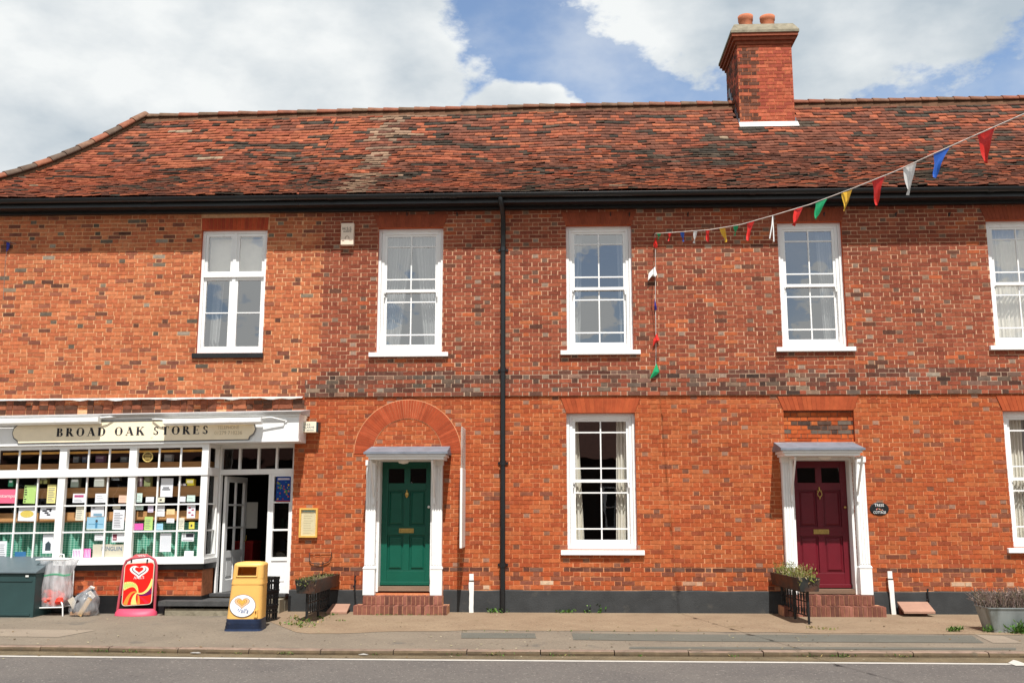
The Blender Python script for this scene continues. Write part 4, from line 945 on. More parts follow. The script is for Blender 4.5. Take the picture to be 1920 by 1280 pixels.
# trough lights
for (pa, pb, mx_, lab) in ((-40, 187, 0, 'long white trough light over the left half of the cream signboard'), (308, 491, 1, 'white trough light over the word STORES, its arm bolted near the fascia end')):
    yl = YF-.135; zt1 = zs((pa+pb)/2, 783.5, yl); xa, xb = at(pa, 785, yl).x, at(pb, 785, yl).x; mb = SM()
    mb.prism_ = None
    zt1 -= .005; rings = [[(x, yl-.06, zt1-.075), (x, yl-.065, zt1-.012), (x, yl-.03, zt1), (x, yl+.055, zt1), (x, yl+.065, zt1-.1), (x, yl+.04, zt1-.105)] for x in (xa, xb)]
    mb.loft(rings, sm=False)
    o = tag(mb.build('trough_light', M['white'], None), lab, 'lamp', 'trough lights over the shop sign'); o['group'] = 'trough lights over the shop sign'
    ends = ((xb, 1), (xa, -1)) if mx_ else ((xb, 1),)
    for xe, sgn in ends:
        AL, DZ = (.36, .045) if (mx_ and sgn > 0) else (.24, -.01)
        am = SM(); am.tube([(xe-sgn*.05, yl+.02, zt1-.01), (xe+sgn*AL*.4, yl+.03, zt1+.005), (xe+sgn*AL*.93, YF-.06, zt1-DZ), (xe+sgn*AL, YF+.001, zt1-DZ)], .011, 8)
        am.loft([[(xe+sgn*AL+.03*cos(2*pi*k/12), yy, zt1-DZ+.03*sin(2*pi*k/12)) for k in range(12)] for yy in (YF-.02, YF-.001)]); am.build('bracket', M['white'], o)

# ------------------------------------------------------------------ notices in the shop window
NC = dict(w=P(236, 238, 242, .95), p=P(238, 110, 140, .95), g=P(186, 220, 130, .95), y=P(240, 230, 150, .95), c=P(232, 228, 205, .95), pe=P(248, 205, 180, .95), mg=P(240, 100, 180, .95), bl=P(160, 210, 232, .95), mi=P(210, 232, 222, .95), ye=P(226, 214, 90, .95), li=P(226, 214, 236, .95), or_=P(240, 214, 160, .95), bg=P(206, 200, 180, .95), sk=P(150, 196, 220, .95), bu=P(60, 120, 170, .95))
NT = [  # x0,x1,y0,y1, colour, decoration, label
 (-6, 31, 917, 943, 'p', 'stamps', 'pink poster reading stamps at the far left of the shop window'),
 (43, 68, 909, 943, 'g', 'col', 'pale green poster with black words down one side, beside the pink poster'),
 (87, 106, 908, 943, 'y', 'lines', 'tall yellow typed notice in the top row beside the first thick mullion'),
 (33, 68, 950, 976, 'w', 'oval', 'white landscape notice with a big yellow oval'),
 (74, 105, 948, 972, 'w', 'scrib', 'white landscape notice with heavy black lettering'),
 (-4, 14, 1014, 1046, 'w', 'lines', 'tall white notice in the bottom left corner of the shop window'),
 (27, 49, 1034, 1046, 'bu', '', 'blue card standing on the window sill'),
 (79, 101, 1001, 1037, 'w', 'house', 'white framed notice with a dark house shape above the white wire rack'),
 (136, 160, 925, 942, 'w', 'head', 'white card with a crimson heading'),
 (178, 201, 925, 942, 'w', 'lines', 'white typed card in the top row right of the crimson headed card'),
 (141, 158, 949, 975, 'c', 'lines', 'cream typed notice left of the dancing figure picture'),
 (170, 196, 948, 968, 'w', 'blue', 'white notice with a blue block above the dancing figure picture'),
 (162, 197, 969, 993, 'sk', 'figure', 'sky blue picture of a small figure with outstretched arms'),
 (222, 239, 928, 942, 'pe', 'lines', 'peach coloured typed card in the top row'),
 (210, 234, 955, 992, 'w', 'lines', 'large white typed sheet left of the second thick mullion'),
 (211, 226, 945, 954, 'c', '', 'small cream slip above the large white typed sheet'),
 (177, 194, 1001, 1013, 'w', 'lines', 'small white card under the dancing figure picture'),
 (209, 234, 999, 1016, 'w', 'redpic', 'white card with a dark red picture above the penguin card'),
 (135, 152, 1029, 1046, 'w', 'stripes', 'white card with mauve stripes on the sill'),
 (154, 171, 1028, 1046, 'mg', 'stripes', 'magenta striped card on the sill beside the mauve striped one'),
 (173, 232, 1020, 1046, 'bg', 'penguin', 'wide beige card reading PENGUIN in blue on the sill'),
 (256, 267, 924, 941, 'mi', 'lines', 'narrow pale mint card right of the second thick mullion in the top row'),
 (273, 289, 931, 941, 'w', 'lines', 'small white card low in the top row right of the narrow mint card'),
 (300, 325, 896, 931, 'w', 'note', 'big white sheet with two handwritten lines at the top of the window'),
 (295, 309, 932, 941, 'c', 'dot', 'small cream card with a dark blot under the big handwritten sheet'),
 (335, 348, 930, 940, 'w', '', 'blank white card left of the pale green card'),
 (350, 366, 928, 940, 'mi', 'lines', 'pale mint card at the right end of the top row'),
 (254, 269, 946, 955, 'mi', 'lines', 'pale mint slip at the top of the middle row'),
 (277, 288, 946, 960, 'li', 'lines', 'lilac card in the middle row'),
 (293, 309, 947, 957, 'w', 'lines', 'white card, the upper of two stacked in the middle row'),
 (293, 309, 958, 968, 'w', 'lines', 'white card, the lower of two stacked in the middle row'),
 (312, 328, 954, 964, 'or_', 'lines', 'peach orange card right of the two stacked white cards'),
 (350, 367, 946, 971, 'w', 'lips', 'white sheet with four red lip prints'),
 (252, 269, 981, 993, 'mg', 'frame', 'hot pink card with a white border'),
 (270, 287, 968, 993, 'g', 'lines', 'light green sheet beside the hot pink card'),
 (335, 346, 970, 993, 'c', 'lines', 'narrow cream slip left of the yellow card'),
 (354, 365, 978, 991, 'ye', 'dot', 'small yellow card near the right end of the middle row'),
 (291, 306, 981, 993, 'bl', 'lines', 'pale blue card in the middle row'),
 (312, 327, 971, 980, 'w', 'lines', 'small white card under the peach orange card'),
 (299, 322, 999, 1034, 'w', 'rule', 'white ruled sheet in the bottom row'),
 (340, 364, 999, 1014, 'w', 'black', 'white card with a black panel in the bottom row'),
 (345, 363, 1032, 1044, 'w', '', 'blank white card in the bottom right corner of the window'),
]
GRY = P(150, 150, 158, .8)
yn = YB+.062
for i, (a, b, t, bt, c, deco, lab) in enumerate(NT):
    y = yn+.004*(i % 2)+(.03 if bt > 1040 else 0); p0, p1 = at(a, bt, y), at(b, t, y); mb = MB(); tl = rng.uniform(-.03, .03); x0, x1, z0, z1 = p0.x, p1.x, p0.z, p1.z; w, h = x1-x0, z1-z0
    mb.prism([(x0, z0), (x1, z0+tl*w), (x1-tl*h, z1+tl*w), (x0-tl*h, z1)], y, y+.0015, jit(NC[c], .03))
    f = y-.0012
    R = lambda u0, u1, v0, v1, col, d=0: mb.box(x0+w*u0, x0+w*u1, f-d, y-.0001, z0+h*v0, z0+h*v1, col)
    DKC = P(50, 50, 60)
    if deco == 'lines':
        for k in range(max(2, int(h/.035))): 
            v = .12+.76*k/max(1, int(h/.035)); R(.12, .6+rng.random()*.28, v, v+.035, GRY)
    if deco == 'rule':
        for k in range(14): R(.08, .92, .08+k*.06, .09+k*.06, P(190, 205, 215))
    if deco == 'oval': mb.prism([(x0+w*(.5+.38*cos(q*pi/10)), z0+h*(.5+.26*sin(q*pi/10))) for q in range(20)], f, y-.0001, P(238, 214, 110))
    if deco == 'scrib':
        for u, v, l in ((.15, .55, .3), (.4, .68, .35), (.3, .4, .25), (.45, .25, .22), (.6, .55, .12)): R(u, u+l, v, v+.12, DKC)
    if deco == 'col':
        for k in range(7): R(.06, .1+rng.random()*.22, .06+k*.13, .12+k*.13, DKC)
    if deco == 'house': mb.prism([(x0+w*u, z0+h*v) for u, v in ((.25, .15), (.78, .15), (.78, .5), (.52, .64), (.25, .5))], f, y-.0001, P(70, 84, 92))
    if deco == 'head': R(.12, .88, .6, .85, P(206, 90, 140)); R(.12, .7, .3, .35, GRY); R(.12, .8, .15, .2, GRY)
    if deco == 'blue': R(.2, .85, .05, .3, P(140, 180, 205)); R(.1, .3, .75, .9, GRY)
    if deco == 'figure':
        R(.1, .9, .44, .48, P(90, 150, 180)); R(.48, .6, .15, .6, P(80, 150, 190), .0004); mb.prism([(x0+w*(.54+.07*cos(q)), z0+h*(.7+.11*sin(q))) for q in [k*pi/5 for k in range(10)]], f, y-.0001, P(90, 90, 90)); R(0, 1, 0, .1, P(220, 230, 220))
    if deco == 'redpic': R(.08, .4, .2, .9, P(140, 70, 84)); R(.1, .35, .35, .5, P(240, 190, 196), .0004)
    if deco == 'stripes':
        for k in range(5): R(.1+k*.18, .18+k*.18, .12, .88, P(196, 130, 190) if c == 'w' else P(250, 220, 240))
    if deco == 'note': R(.2, .7, .46, .52, DKC); R(.15, .8, .36, .42, DKC)
    if deco == 'dot': R(.3, .6, .3, .65, P(90, 90, 80))
    if deco == 'lips':
        for u, v in ((.3, .78), (.68, .62), (.3, .42), (.66, .24)): mb.prism([(x0+w*(u+.17*cos(q)), z0+h*(v+.06*sin(q))) for q in [k*pi/6 for k in range(12)]], f, y-.0001, P(200, 90, 120))
    if deco == 'frame': pass
    if deco == 'black': R(.35, .97, .5, .93, DKC); R(.1, .3, .5, .9, P(200, 205, 205), .0004); R(.1, .9, .1, .16, GRY)
    o = tag(mb.build('notice', M['paper'], None), lab, 'notice', 'notices in the shop window')
    if deco == 'penguin':
        text('PENGUIN', x0+w*.62, z0+h*.55, f-.001, h*.3, 'lettering', mat('blue_ink', P(90, 120, 150), .6), o, w*.66)
        text('biscuits', x0+w*.62, z0+h*.2, f-.001, h*.13, 'lettering', fad, o, w*.4) if False else None
    if deco == 'stamps': text('stamps', x0+w*.55, z0+h*.42, f-.001, h*.24, 'lettering', M['paper_w'] if 'paper_w' in M else M['white'], o, w*.8)
# things on the display shelves
for k, (px, py, wpx, hpx, Y, c, lab) in enumerate([
    (20, 905, 10, 14, -.2, P(40, 110, 80), 'small dark green box on the display shelf above the pink poster'),
    (82, 900, 14, 13, -.2, P(120, 120, 70), 'olive coloured packet on the display shelf behind the yellow notice'),
    (140, 904, 16, 18, -.2, P(120, 130, 120), 'grey green box on the display shelf above the crimson headed card'),
    (186, 902, 20, 20, -.2, P(200, 205, 196), 'white patterned carton on the display shelf near the middle of the window'),
    (216, 896, 16, 8, -.2, P(120, 126, 130), 'flat grey box on the display shelf left of the second thick mullion'),
    (262, 903, 10, 20, -.2, P(150, 130, 140), 'mauve box on the display shelf right of the second thick mullion'),
    (276, 903, 13, 20, -.2, P(150, 160, 110), 'green and tan book on the display shelf'),
    (342, 910, 18, 8, -.2, P(170, 160, 160), 'low pale box on the display shelf behind the right hand panes'),
    (356, 906, 16, 17, -.2, P(190, 176, 50), 'leaning mustard yellow book on the display shelf'),
    (142, 861, 11, 11, .12, P(140, 150, 160), 'grey box in the first fanlight pane right of the first thick mullion'),
    (158, 861, 9, 11, .12, P(110, 130, 160), 'blue box behind the fanlight panes'),
    (187, 860, 17, 12, .12, P(150, 110, 150), 'mauve fronted box behind the fanlight panes'),
    (232, 861, 14, 10, .12, P(126, 136, 144), 'pale grey box behind the fanlight left of the gold badge'),
    (315, 858, 15, 13, .12, P(190, 196, 200), 'white box with a black label behind the fanlight right of the gold badge')]):
    p0, p1 = at(px-wpx/2, py+hpx/2, Y), at(px+wpx/2, py-hpx/2, Y); mb = MB(); mb.box(p0.x, p1.x, Y, Y+.1, p0.z, p1.z, c); mb.box(p0.x+.015, p1.x-.015, Y-.001, Y-.0001, p0.z+(p1.z-p0.z)*.55, p1.z-.02, mixc(c, (.8, .8, .8), .4))
    mb.box(p0.x+.01, p1.x-.01, Y+.03, Y+.031, p1.z, p1.z+.001, c)
    tag(mb.build('display_box', M['paper'], None, bevel=.002), lab, 'box', 'goods on the display shelves')
p = at(277, 856, YB+.07); mb = MB(); r = .09
mb.loft([[(p.x+rr*cos(2*pi*k/28), yy, p.z+rr*sin(2*pi*k/28)) for k in range(28)] for rr, yy in ((r, YB+.075), (r, YB+.065), (r*.8, YB+.063), (r*.78, YB+.072))], P(226, 200, 120))
for q in (-.03, 0, .03): mb.box(p.x-.05, p.x+.05, YB+.064, YB+.066, p.z+q-.006, p.z+q+.006, P(226, 200, 120))
mb.prism([(p.x+r*.79*cos(2*pi*k/28), p.z+r*.79*sin(2*pi*k/28)) for k in range(28)], YB+.07, YB+.074, P(120, 96, 50)); tag(mb.build('round_badge', M['paper'], None), 'round gold badge hanging in the fanlight of the shop window', 'badge')
# posters by the door
p0, p1 = at(517, 940, YD-.02), at(545.5, 893, YD-.02); mb = MB(); y = YD-.022
mb.box(p0.x, p1.x, y, y+.002, p0.z, p1.z, P(30, 70, 150)); w, h = p1.x-p0.x, p1.z-p0.z
mb.box(p0.x+.02, p1.x-.02, y-.001, y-.0001, p1.z-.055, p1.z-.025, P(220, 210, 220)); mb.box(p0.x, p1.x, y-.001, y-.0001, p0.z, p0.z+.02, P(170, 40, 60))
for k in range(46): 
    u, v = rng.random()*.85+.02, rng.random()*.72+.06; s_ = .012+rng.random()*.02; mb.box(p0.x+w*u, p0.x+w*u+s_, y-.0015-.00002*k, y-.0001, p0.z+h*v, p0.z+h*v+s_, jit(rng.choice([P(220, 180, 60), P(200, 70, 60), P(60, 150, 170), P(80, 160, 90), P(40, 60, 110), P(190, 120, 90)]), .2))
tag(mb.build('poster', M['paper'], None), 'dark blue poster crowded with coloured shapes in the top pane beside the shop door', 'poster')
mb = MB(); q = leafpt(LW+.0, .02, 0); z0, z1 = at(450, 990, 1.1).z, at(450, 941, 1.1).z
mb.hexa([(q[0]-.02, q[1]+.02, z0), (q[0]+.20, q[1]+.10, z0), (q[0]+.20, q[1]+.10, z1), (q[0]-.02, q[1]+.02, z1), (q[0]-.02, q[1]+.023, z0), (q[0]+.20, q[1]+.103, z0), (q[0]+.20, q[1]+.103, z1), (q[0]-.02, q[1]+.023, z1)], P(210, 206, 196))
tag(mb.build('notice', M['paper'], None), 'pale sheet of paper fixed to the edge of the open shop door', 'notice')
# red chest inside the shop
mb = MB(); p0, p1 = at(436, 1090, 1.5), at(474, 1018, 1.5); mb.box(p0.x, p1.x, 1.5, 2.0, zdb-.01, p1.z, P(170, 30, 26)); mb.box(p0.x-.015, p1.x+.015, 1.48, 2.02, p1.z+.001, p1.z+.04, P(190, 40, 34)); mb.box(p0.x+.05, p1.x-.05, 1.492, 1.499, zdb+.2, p1.z-.1, P(150, 24, 22))
tag(mb.build('red_cabinet', M['attr'], None, bevel=.01), 'red cabinet just inside the open shop door', 'cabinet')
mb = MB(); Yb_ = 3.2; xb0, xb1 = px_(430), px_(560)
for k in range(5): mb.box(xb0, xb1, Yb_, Yb_+.3, .4+k*.42, .43+k*.42, P(90, 70, 50))
for k in range(34):
    x = xb0+.03+rng.random()*(xb1-xb0-.2); z = .431+(k % 5)*.42; mb.box(x, x+.07, Yb_+.02+.001*k, Yb_+.15, z, z+.12+rng.random()*.15, jit(rng.choice([P(90, 50, 40), P(50, 60, 80), P(120, 110, 90), P(40, 70, 50)]), .2))
mb.box(xb0, xb1, Yb_+.301, Yb_+.33, .3, 2.4, P(60, 50, 40)); tag(mb.build('shop_shelving', M['attr'], None), 'dark stocked shelves at the back of the shop seen through the doorway', 'shelves')

# ------------------------------------------------------------------ ground
def gp(px, py, dz=0.0):
    p = gnd(px, py, dz)
    for _ in range(6): p = gnd(px, py, gz(p.y)+dz)
    return p
def poly_y(pts):
    pts = sorted((p.x, p.y) for p in pts)
    def f(x):
        if x <= pts[0][0]: return pts[0][1]+(x-pts[0][0])*.0
        for a, b in zip(pts, pts[1:]):
            if x <= b[0]: return a[1]+(b[1]-a[1])*(x-a[0])/(b[0]-a[0])
        return pts[-1][1]
    return f
kerb_y = poly_y([gp(*p) for p in ((5, 1210), (320, 1215), (640, 1218.5), (1280, 1221), (1910, 1223))])
ZR = gz(-4.4)-.055
line_y = poly_y([gnd(px, py, ZR+.004) for px, py in ((5, 1229), (640, 1235), (1280, 1239.5), (1910, 1244))])
verge_y = poly_y([gp(*p) for p in ((-400, 1150), (470, 1150), (560, 1188), (880, 1181), (1300, 1184), (1580, 1187), (1900, 1190))])
def ground_mat(name, c1, c2, speck, ns, scale_sp=120, bump=.5, patch=None):
    m = bpy.data.materials.new(name); m.use_nodes = True; t = m.node_tree; nd = t.nodes; L = t.links; pb = nd['Principled BSDF']; pb.inputs['Roughness'].default_value = .92; pb.inputs['Specular IOR Level'].default_value = .2
    c = nd.new('ShaderNodeTexCoord').outputs['Object']
    def nn(s, d, r=.6):
        n = nd.new('ShaderNodeTexNoise'); n.inputs['Scale'].default_value = s; n.inputs['Detail'].default_value = d; n.inputs['Roughness'].default_value = r; L.new(c, n.inputs['Vector']); return n.outputs[0]
    def rng_(x, a, b):
        r = nd.new('ShaderNodeMapRange'); L.new(x, r.inputs[0]); r.inputs[1].default_value = a; r.inputs[2].default_value = b; return r.outputs[0]
    def mix(f, a, b):
        x = nd.new('ShaderNodeMix'); x.data_type = 'RGBA'; L.new(f, x.inputs[0])
        for s, v in ((x.inputs[6], a), (x.inputs[7], b)):
            if isinstance(v, tuple): s.default_value = (*v, 1)
            else: L.new(v, s)
        return x.outputs[2]
    o = mix(rng_(nn(ns, 8), .35, .65), c1, c2)
    o = mix(rng_(nn(scale_sp, 3, .7), .60, .70), o, speck)
    o = mix(rng_(nn(scale_sp*.6, 2, .7), .62, .72), o, tuple(v*.5 for v in c1))
    if patch: o = mix(rng_(nn(patch[0], 7, .65), patch[1], patch[1]+.08), o, patch[2])
    L.new(o, pb.inputs['Base Color'])
    b = nd.new('ShaderNodeBump'); b.inputs['Strength'].default_value = bump; b.inputs['Distance'].default_value = .008; L.new(nn(scale_sp, 4, .7), b.inputs['Height']); L.new(b.outputs[0], pb.inputs['Normal'])
    return m
kg = .57
M['asph'] = ground_mat('asphalt', P(122, 116, 112, kg), P(134, 127, 121, kg), P(196, 188, 176, kg), .9, 34)
M['path'] = ground_mat('footpath_tarmac', P(150, 137, 121, kg), P(164, 150, 132, kg), P(196, 182, 160, kg), 1.1, 38, patch=(1.6, .6, P(132, 124, 114, kg)))
M['verge'] = ground_mat('gravelly_verge', P(168, 143, 117, kg), P(182, 158, 130, kg), P(212, 192, 162, kg), 1.5, 34, .8, patch=(2.2, .62, P(150, 130, 100, kg)))
M['patchd'] = ground_mat('dark_patch', P(124, 122, 112, kg), P(132, 130, 120, kg), P(160, 156, 146, kg), 2, 90)
M['patchl'] = ground_mat('pale_patch', P(186, 170, 150, kg), P(176, 160, 142, kg), P(206, 190, 170, kg), 2, 80)
M['kerb'] = mat('kerb_stone', None, .9, 7, .25, .6, 50, stain=((.09, .075, .05), 5, .56))
M['line'] = mat('road_paint', P(236, 230, 220, .62), .7, 9, .08, .3, 60, stain=(P(140, 132, 126, kg), 14, .61))
M['land'] = ground_mat('land', (.06, .08, .03), (.09, .1, .05), (.1, .1, .06), .3, 8)
def grid(name, xs, ys, zf, m, kind='structure'):
    mb = MB()
    for a, b in zip(xs, xs[1:]):
        for c, d in zip(ys, ys[1:]): mb.poly([(a, c if not callable(c) else c(a), zf(a, c)), (b, c, zf(b, c)), (b, d, zf(b, d)), (a, d, zf(a, d))])
    return tag(mb.build(name, m, None, origin=(0, 0, 0)), None, kind=kind)
grid('ground', [-300, -60, -20, 0, 20, 60, 300], [-300, -40, -19, 6, 40, 300], lambda x, y: -.32, M['land'])
grid('road', [-60, -20, -10, 0, 10, 20, 60], [-17.6, -11, -8, -5.5, -4.0], lambda x, y: ZR, M['asph'])
def strip(name, x0, x1, f0, f1, dz, m, n=80, step=None, sub=3):
    mb = MB()
    for i in range(n):
        a, b = x0+(x1-x0)*i/n, x0+(x1-x0)*(i+1)/n
        for k in range(sub):
            t0, t1 = k/sub, (k+1)/sub; y = lambda x, t: f0(x)*(1-t)+f1(x)*t
            z = (lambda yy: gz(yy)+dz) if step is None else (lambda yy: step)
            mb.poly([(a, y(a, t0), z(y(a, t0))), (b, y(b, t0), z(y(b, t0))), (b, y(b, t1), z(y(b, t1))), (a, y(a, t1), z(y(a, t1)))])
    return tag(mb.build(name, m, None, origin=(0, 0, 0)), None, kind='structure')
strip('pavement', -40, 40, lambda x: kerb_y(x)+.12, lambda x: 6, 0, M['path'], 60, sub=6)
vx0 = gp(470, 1150).x
strip('verge', vx0, 30, lambda x: verge_y(x)+.10*nz(x*1.5, 3)+.05*nz(x*6, 2), lambda x: .02, .004, M['verge'], 160)
# kerb stones
mb = MB(); x = -20
while x < 22:
    L_ = .9; e = x+L_-.012; y0, y1 = kerb_y(x), kerb_y(e); c = jit(P(168, 142, 124, kg), .1); t = rng.uniform(-.006, .006); g0, g1 = gz(y0)+t, gz(y1)+t
    def sec(xx, y, z): return [(xx, y+.13, -.3), (xx, y-.012, -.3), (xx, y-.012, z-.03), (xx, y+.0, z-.006), (xx, y+.02, z+.003), (xx, y+.13, z+.003)]
    n = 5; f0_ = len(mb.f); mb.loft([sec(x+(e-x)*k/n, y0+(y1-y0)*k/n+.006*nz(x*3+k, 2), g0+(g1-g0)*k/n+.004*nz(x+k, 9)) for k in range(n+1)], c, sm=False)
    for f in range(f0_, len(mb.f)):
        if all(abs(mb.v[q][1]-kerb_y(mb.v[q][0])) < .03 for q in mb.f[f]) and max(mb.v[q][2] for q in mb.f[f]) < g0-.0: mb.c[f] = jit(P(116, 98, 74, .6), .2)
    x += L_
tag(mb.build('kerb', M['kerb'], None, origin=(0, 0, 0)), None, kind='structure')
strip('road_edge_line', -20, 22, lambda x: line_y(x)-.05+.004*nz(x*9, 3), lambda x: line_y(x)+.05+.004*nz(x*11, 7), 0, M['line'], 300, step=ZR+.004, sub=1)
# silt in the gutter
strip('gutter_silt', -20, 22, lambda x: line_y(x)+.07+.03*nz(x*3, 5), lambda x: kerb_y(x)-.005, 0, ground_mat('silt', P(150, 132, 104, kg), P(120, 106, 84, kg), P(190, 176, 140, kg), 4, 40, 1), 200, step=ZR+.003, sub=1)
def patch(name, pts, m, dz=.0045):
    mb = MB(); mb.poly([(lambda p: (p.x, p.y, gz(p.y)+dz))(gp(*q)) for q in pts]); return tag(mb.build(name, m, None), None, kind='structure')
patch('pavement_patch', [(0, 1193), (110, 1194), (182, 1181), (0, 1179)], M['patchl'])
patch('pavement_patch', [(865, 1196), (1005, 1196), (1003, 1187), (865, 1186)], M['patchd'])
patch('pavement_patch', [(1075, 1199), (1300, 1202), (1845, 1205), (1822, 1191), (1560, 1190), (1300, 1189), (1072, 1187)], M['patchd'])
patch('pavement_patch', [(1862, 1205), (1918, 1205), (1880, 1192), (1828, 1189)], M['patchl'])
patch('pavement_patch', [(1180, 1216), (1905, 1218), (1905, 1214), (1180, 1212)], M['patchd'], .0045)
LW_ = [.32]
def leaf(mb, p, r, c, up=.6):
    d = Vector((rng.uniform(-1, 1), rng.uniform(-1, 1), rng.uniform(.1, up*2))).normalized(); s = d.cross(Vector((rng.uniform(-1, 1), rng.uniform(-1, 1), rng.uniform(-1, 1)))).normalized()*r*LW_[0]
    p = Vector(p); mb.poly([p, p+d*r*.5+s, p+d*r, p+d*r*.5-s], c)
def tuft(name, spots, cols, lab, cat, r=.06, n=40, h=.08, kind=None, sx=.08, m='leaf', parent=None):
    mb = MB(); LW_[0] = .13 if name == 'grass' else .3; n = n*1.7 if name == 'grass' else n
    for (x, y, z, k) in spots:
        for _ in range(int(n*k)):
            leaf(mb, (x+rng.gauss(0, sx)*k, y+rng.gauss(0, .03)*k, z+abs(rng.gauss(0, h*.5))*k), r*rng.uniform(.5, 1.2)*(.6+.4*k), jit(rng.choice(cols), .25))
    return tag(mb.build(name, M[m], parent), lab, cat, kind=kind)
GRN = [(.05, .13, .015), (.08, .18, .03), (.12, .2, .05), (.04, .09, .015)]; DRY = [(.3, .22, .09), (.24, .2, .08), (.16, .18, .05)]
g = lambda px, py, k=1: (lambda p: (p.x, p.y, gz(p.y), k))(gp(px, py))
tuft('weeds', [g(932, 1147), g(925, 1149, .7), g(942, 1149, .6)], GRN, 'tuft of green weeds growing at the foot of the downpipe', 'weeds')
tuft('weeds', [g(1052, 1149, .6), g(1064, 1149, .7)], GRN, 'low scruffy weed by the plinth right of the downpipe, nearest it', 'weeds', n=25)
tuft('weeds', [(at(1104, 1144).x, -.06, .0, .8)], GRN, 'small upright weed against the black plinth, left of its twin', 'weeds', n=22, h=.14, sx=.03)
tuft('weeds', [(at(1124, 1144).x, -.06, .0, .9)], GRN, 'small upright weed against the black plinth, right of its twin', 'weeds', n=24, h=.16, sx=.03)
tuft('weeds', [g(560, 1172), g(540, 1170, .8), g(585, 1170, .9), g(575, 1176, .8), g(600, 1160, .6), g(640, 1164, .4), g(552, 1160, .7), g(620, 1153, .5)], GRN+DRY, 'straggly weeds around the foot of the left railing', 'weeds', n=34, h=.06, sx=.1, r=.05)
tuft('weeds', [g(1520, 1178, .6), g(1545, 1180, .5), g(1560, 1181, .4)], DRY, 'dry weeds around the foot of the right railing', 'weeds', n=30, h=.05, sx=.1, r=.05)
for k, px in enumerate((163, 230, 432, 520, 850, 930, 1045, 1060, 1340, 1375, 1515, 1580, 1685)):
    pass
yk = lambda px: (lambda p: (p.x, kerb_y(p.x)-.02, ZR+.004, 1))(gp(px, 1222))
tuft('grass', [(*yk(px)[:3], s_) for px, s_ in ((163, .5), (232, .7), (290, .3), (432, .3), (523, .7), (850, .4), (930, .9), (1035, .5), (1062, .5), (1375, .5), (1515, .6), (1578, .9), (1590, .5), (1685, .9), (700, .3), (1200, .3))], GRN+DRY[:1], None, None, n=26, r=.05, h=.03, sx=.1, kind='stuff')
tuft('grass', [g(700+i*9+rng.uniform(-4, 4), 1153, .28) for i in range(16)]+[g(1760+rng.uniform(-8, 8), 1149, .3), g(1775, 1150, .4)]+[g(870+i*40, 1183, .18) for i in range(12)], GRN+DRY, None, None, n=20, r=.05, h=.03, sx=.05, kind='stuff')
mb = MB()                               # small litter, leaves and stones
for _ in range(260):
    px = rng.uniform(0, 1920); py = rng.choice([rng.uniform(1152, 1225), rng.uniform(1180, 1228)]); p = gp(px, py); s_ = rng.uniform(.006, .02); c = rng.choice([P(220, 206, 170, .5), P(150, 120, 70, .5), P(90, 74, 50, .5), P(200, 190, 150, .5)])
    z = gz(p.y)+.006 if p.y > kerb_y(p.x) else ZR+.006
    if p.y < kerb_y(p.x)+.02 and p.y > kerb_y(p.x)-.02: continue
    mb.poly([(p.x+s_*rng.uniform(.6, 1.4)*cos(q), p.y+s_*rng.uniform(.6, 1.2)*sin(q), z+rng.uniform(0, .012)) for q in (0, 1.5, 3, 4.6)], c)
tag(mb.build('leaf_litter', M['leaf'], None, origin=(0, -3, 0)), None, kind='stuff')
for px, py, w, lab in ((372, 1224, .11, 'crumpled white litter in the gutter below the yellow bin side'), (690, 1223, .1, 'crumpled pale litter in the gutter below the green door')):
    mb = MB(); p = gnd(px, py, ZR); c = Vector((p.x, kerb_y(p.x)-.07, ZR+.02)); rings = []
    for k in range(5):
        t = (k-2)/2; rr = w*.35*sqrt(max(.05, 1-t*t)); rings.append([(c.x+t*w*.6, c.y+rr*.5*cos(q*pi/4)*rng.uniform(.6, 1.2), c.z+rr*.4*sin(q*pi/4)*rng.uniform(.5, 1.2)) for q in range(8)])
    mb.loft(rings, P(220, 214, 206, .5), sm=False); tag(mb.build('litter', M['attr'], None), lab, 'litter')
# white paint marks at the right on the road
mb = MB()
for a in ([(1890, 1242), (1900, 1236), (1908, 1238), (1922, 1243), (1922, 1240), (1935, 1241), (1935, 1247), (1905, 1247), (1884, 1240)],):
    mb.poly([tuple(gnd(px, py, ZR+.008)) for px, py in a])
tag(mb.build('road_marking', M['line'], None), None, kind='structure')

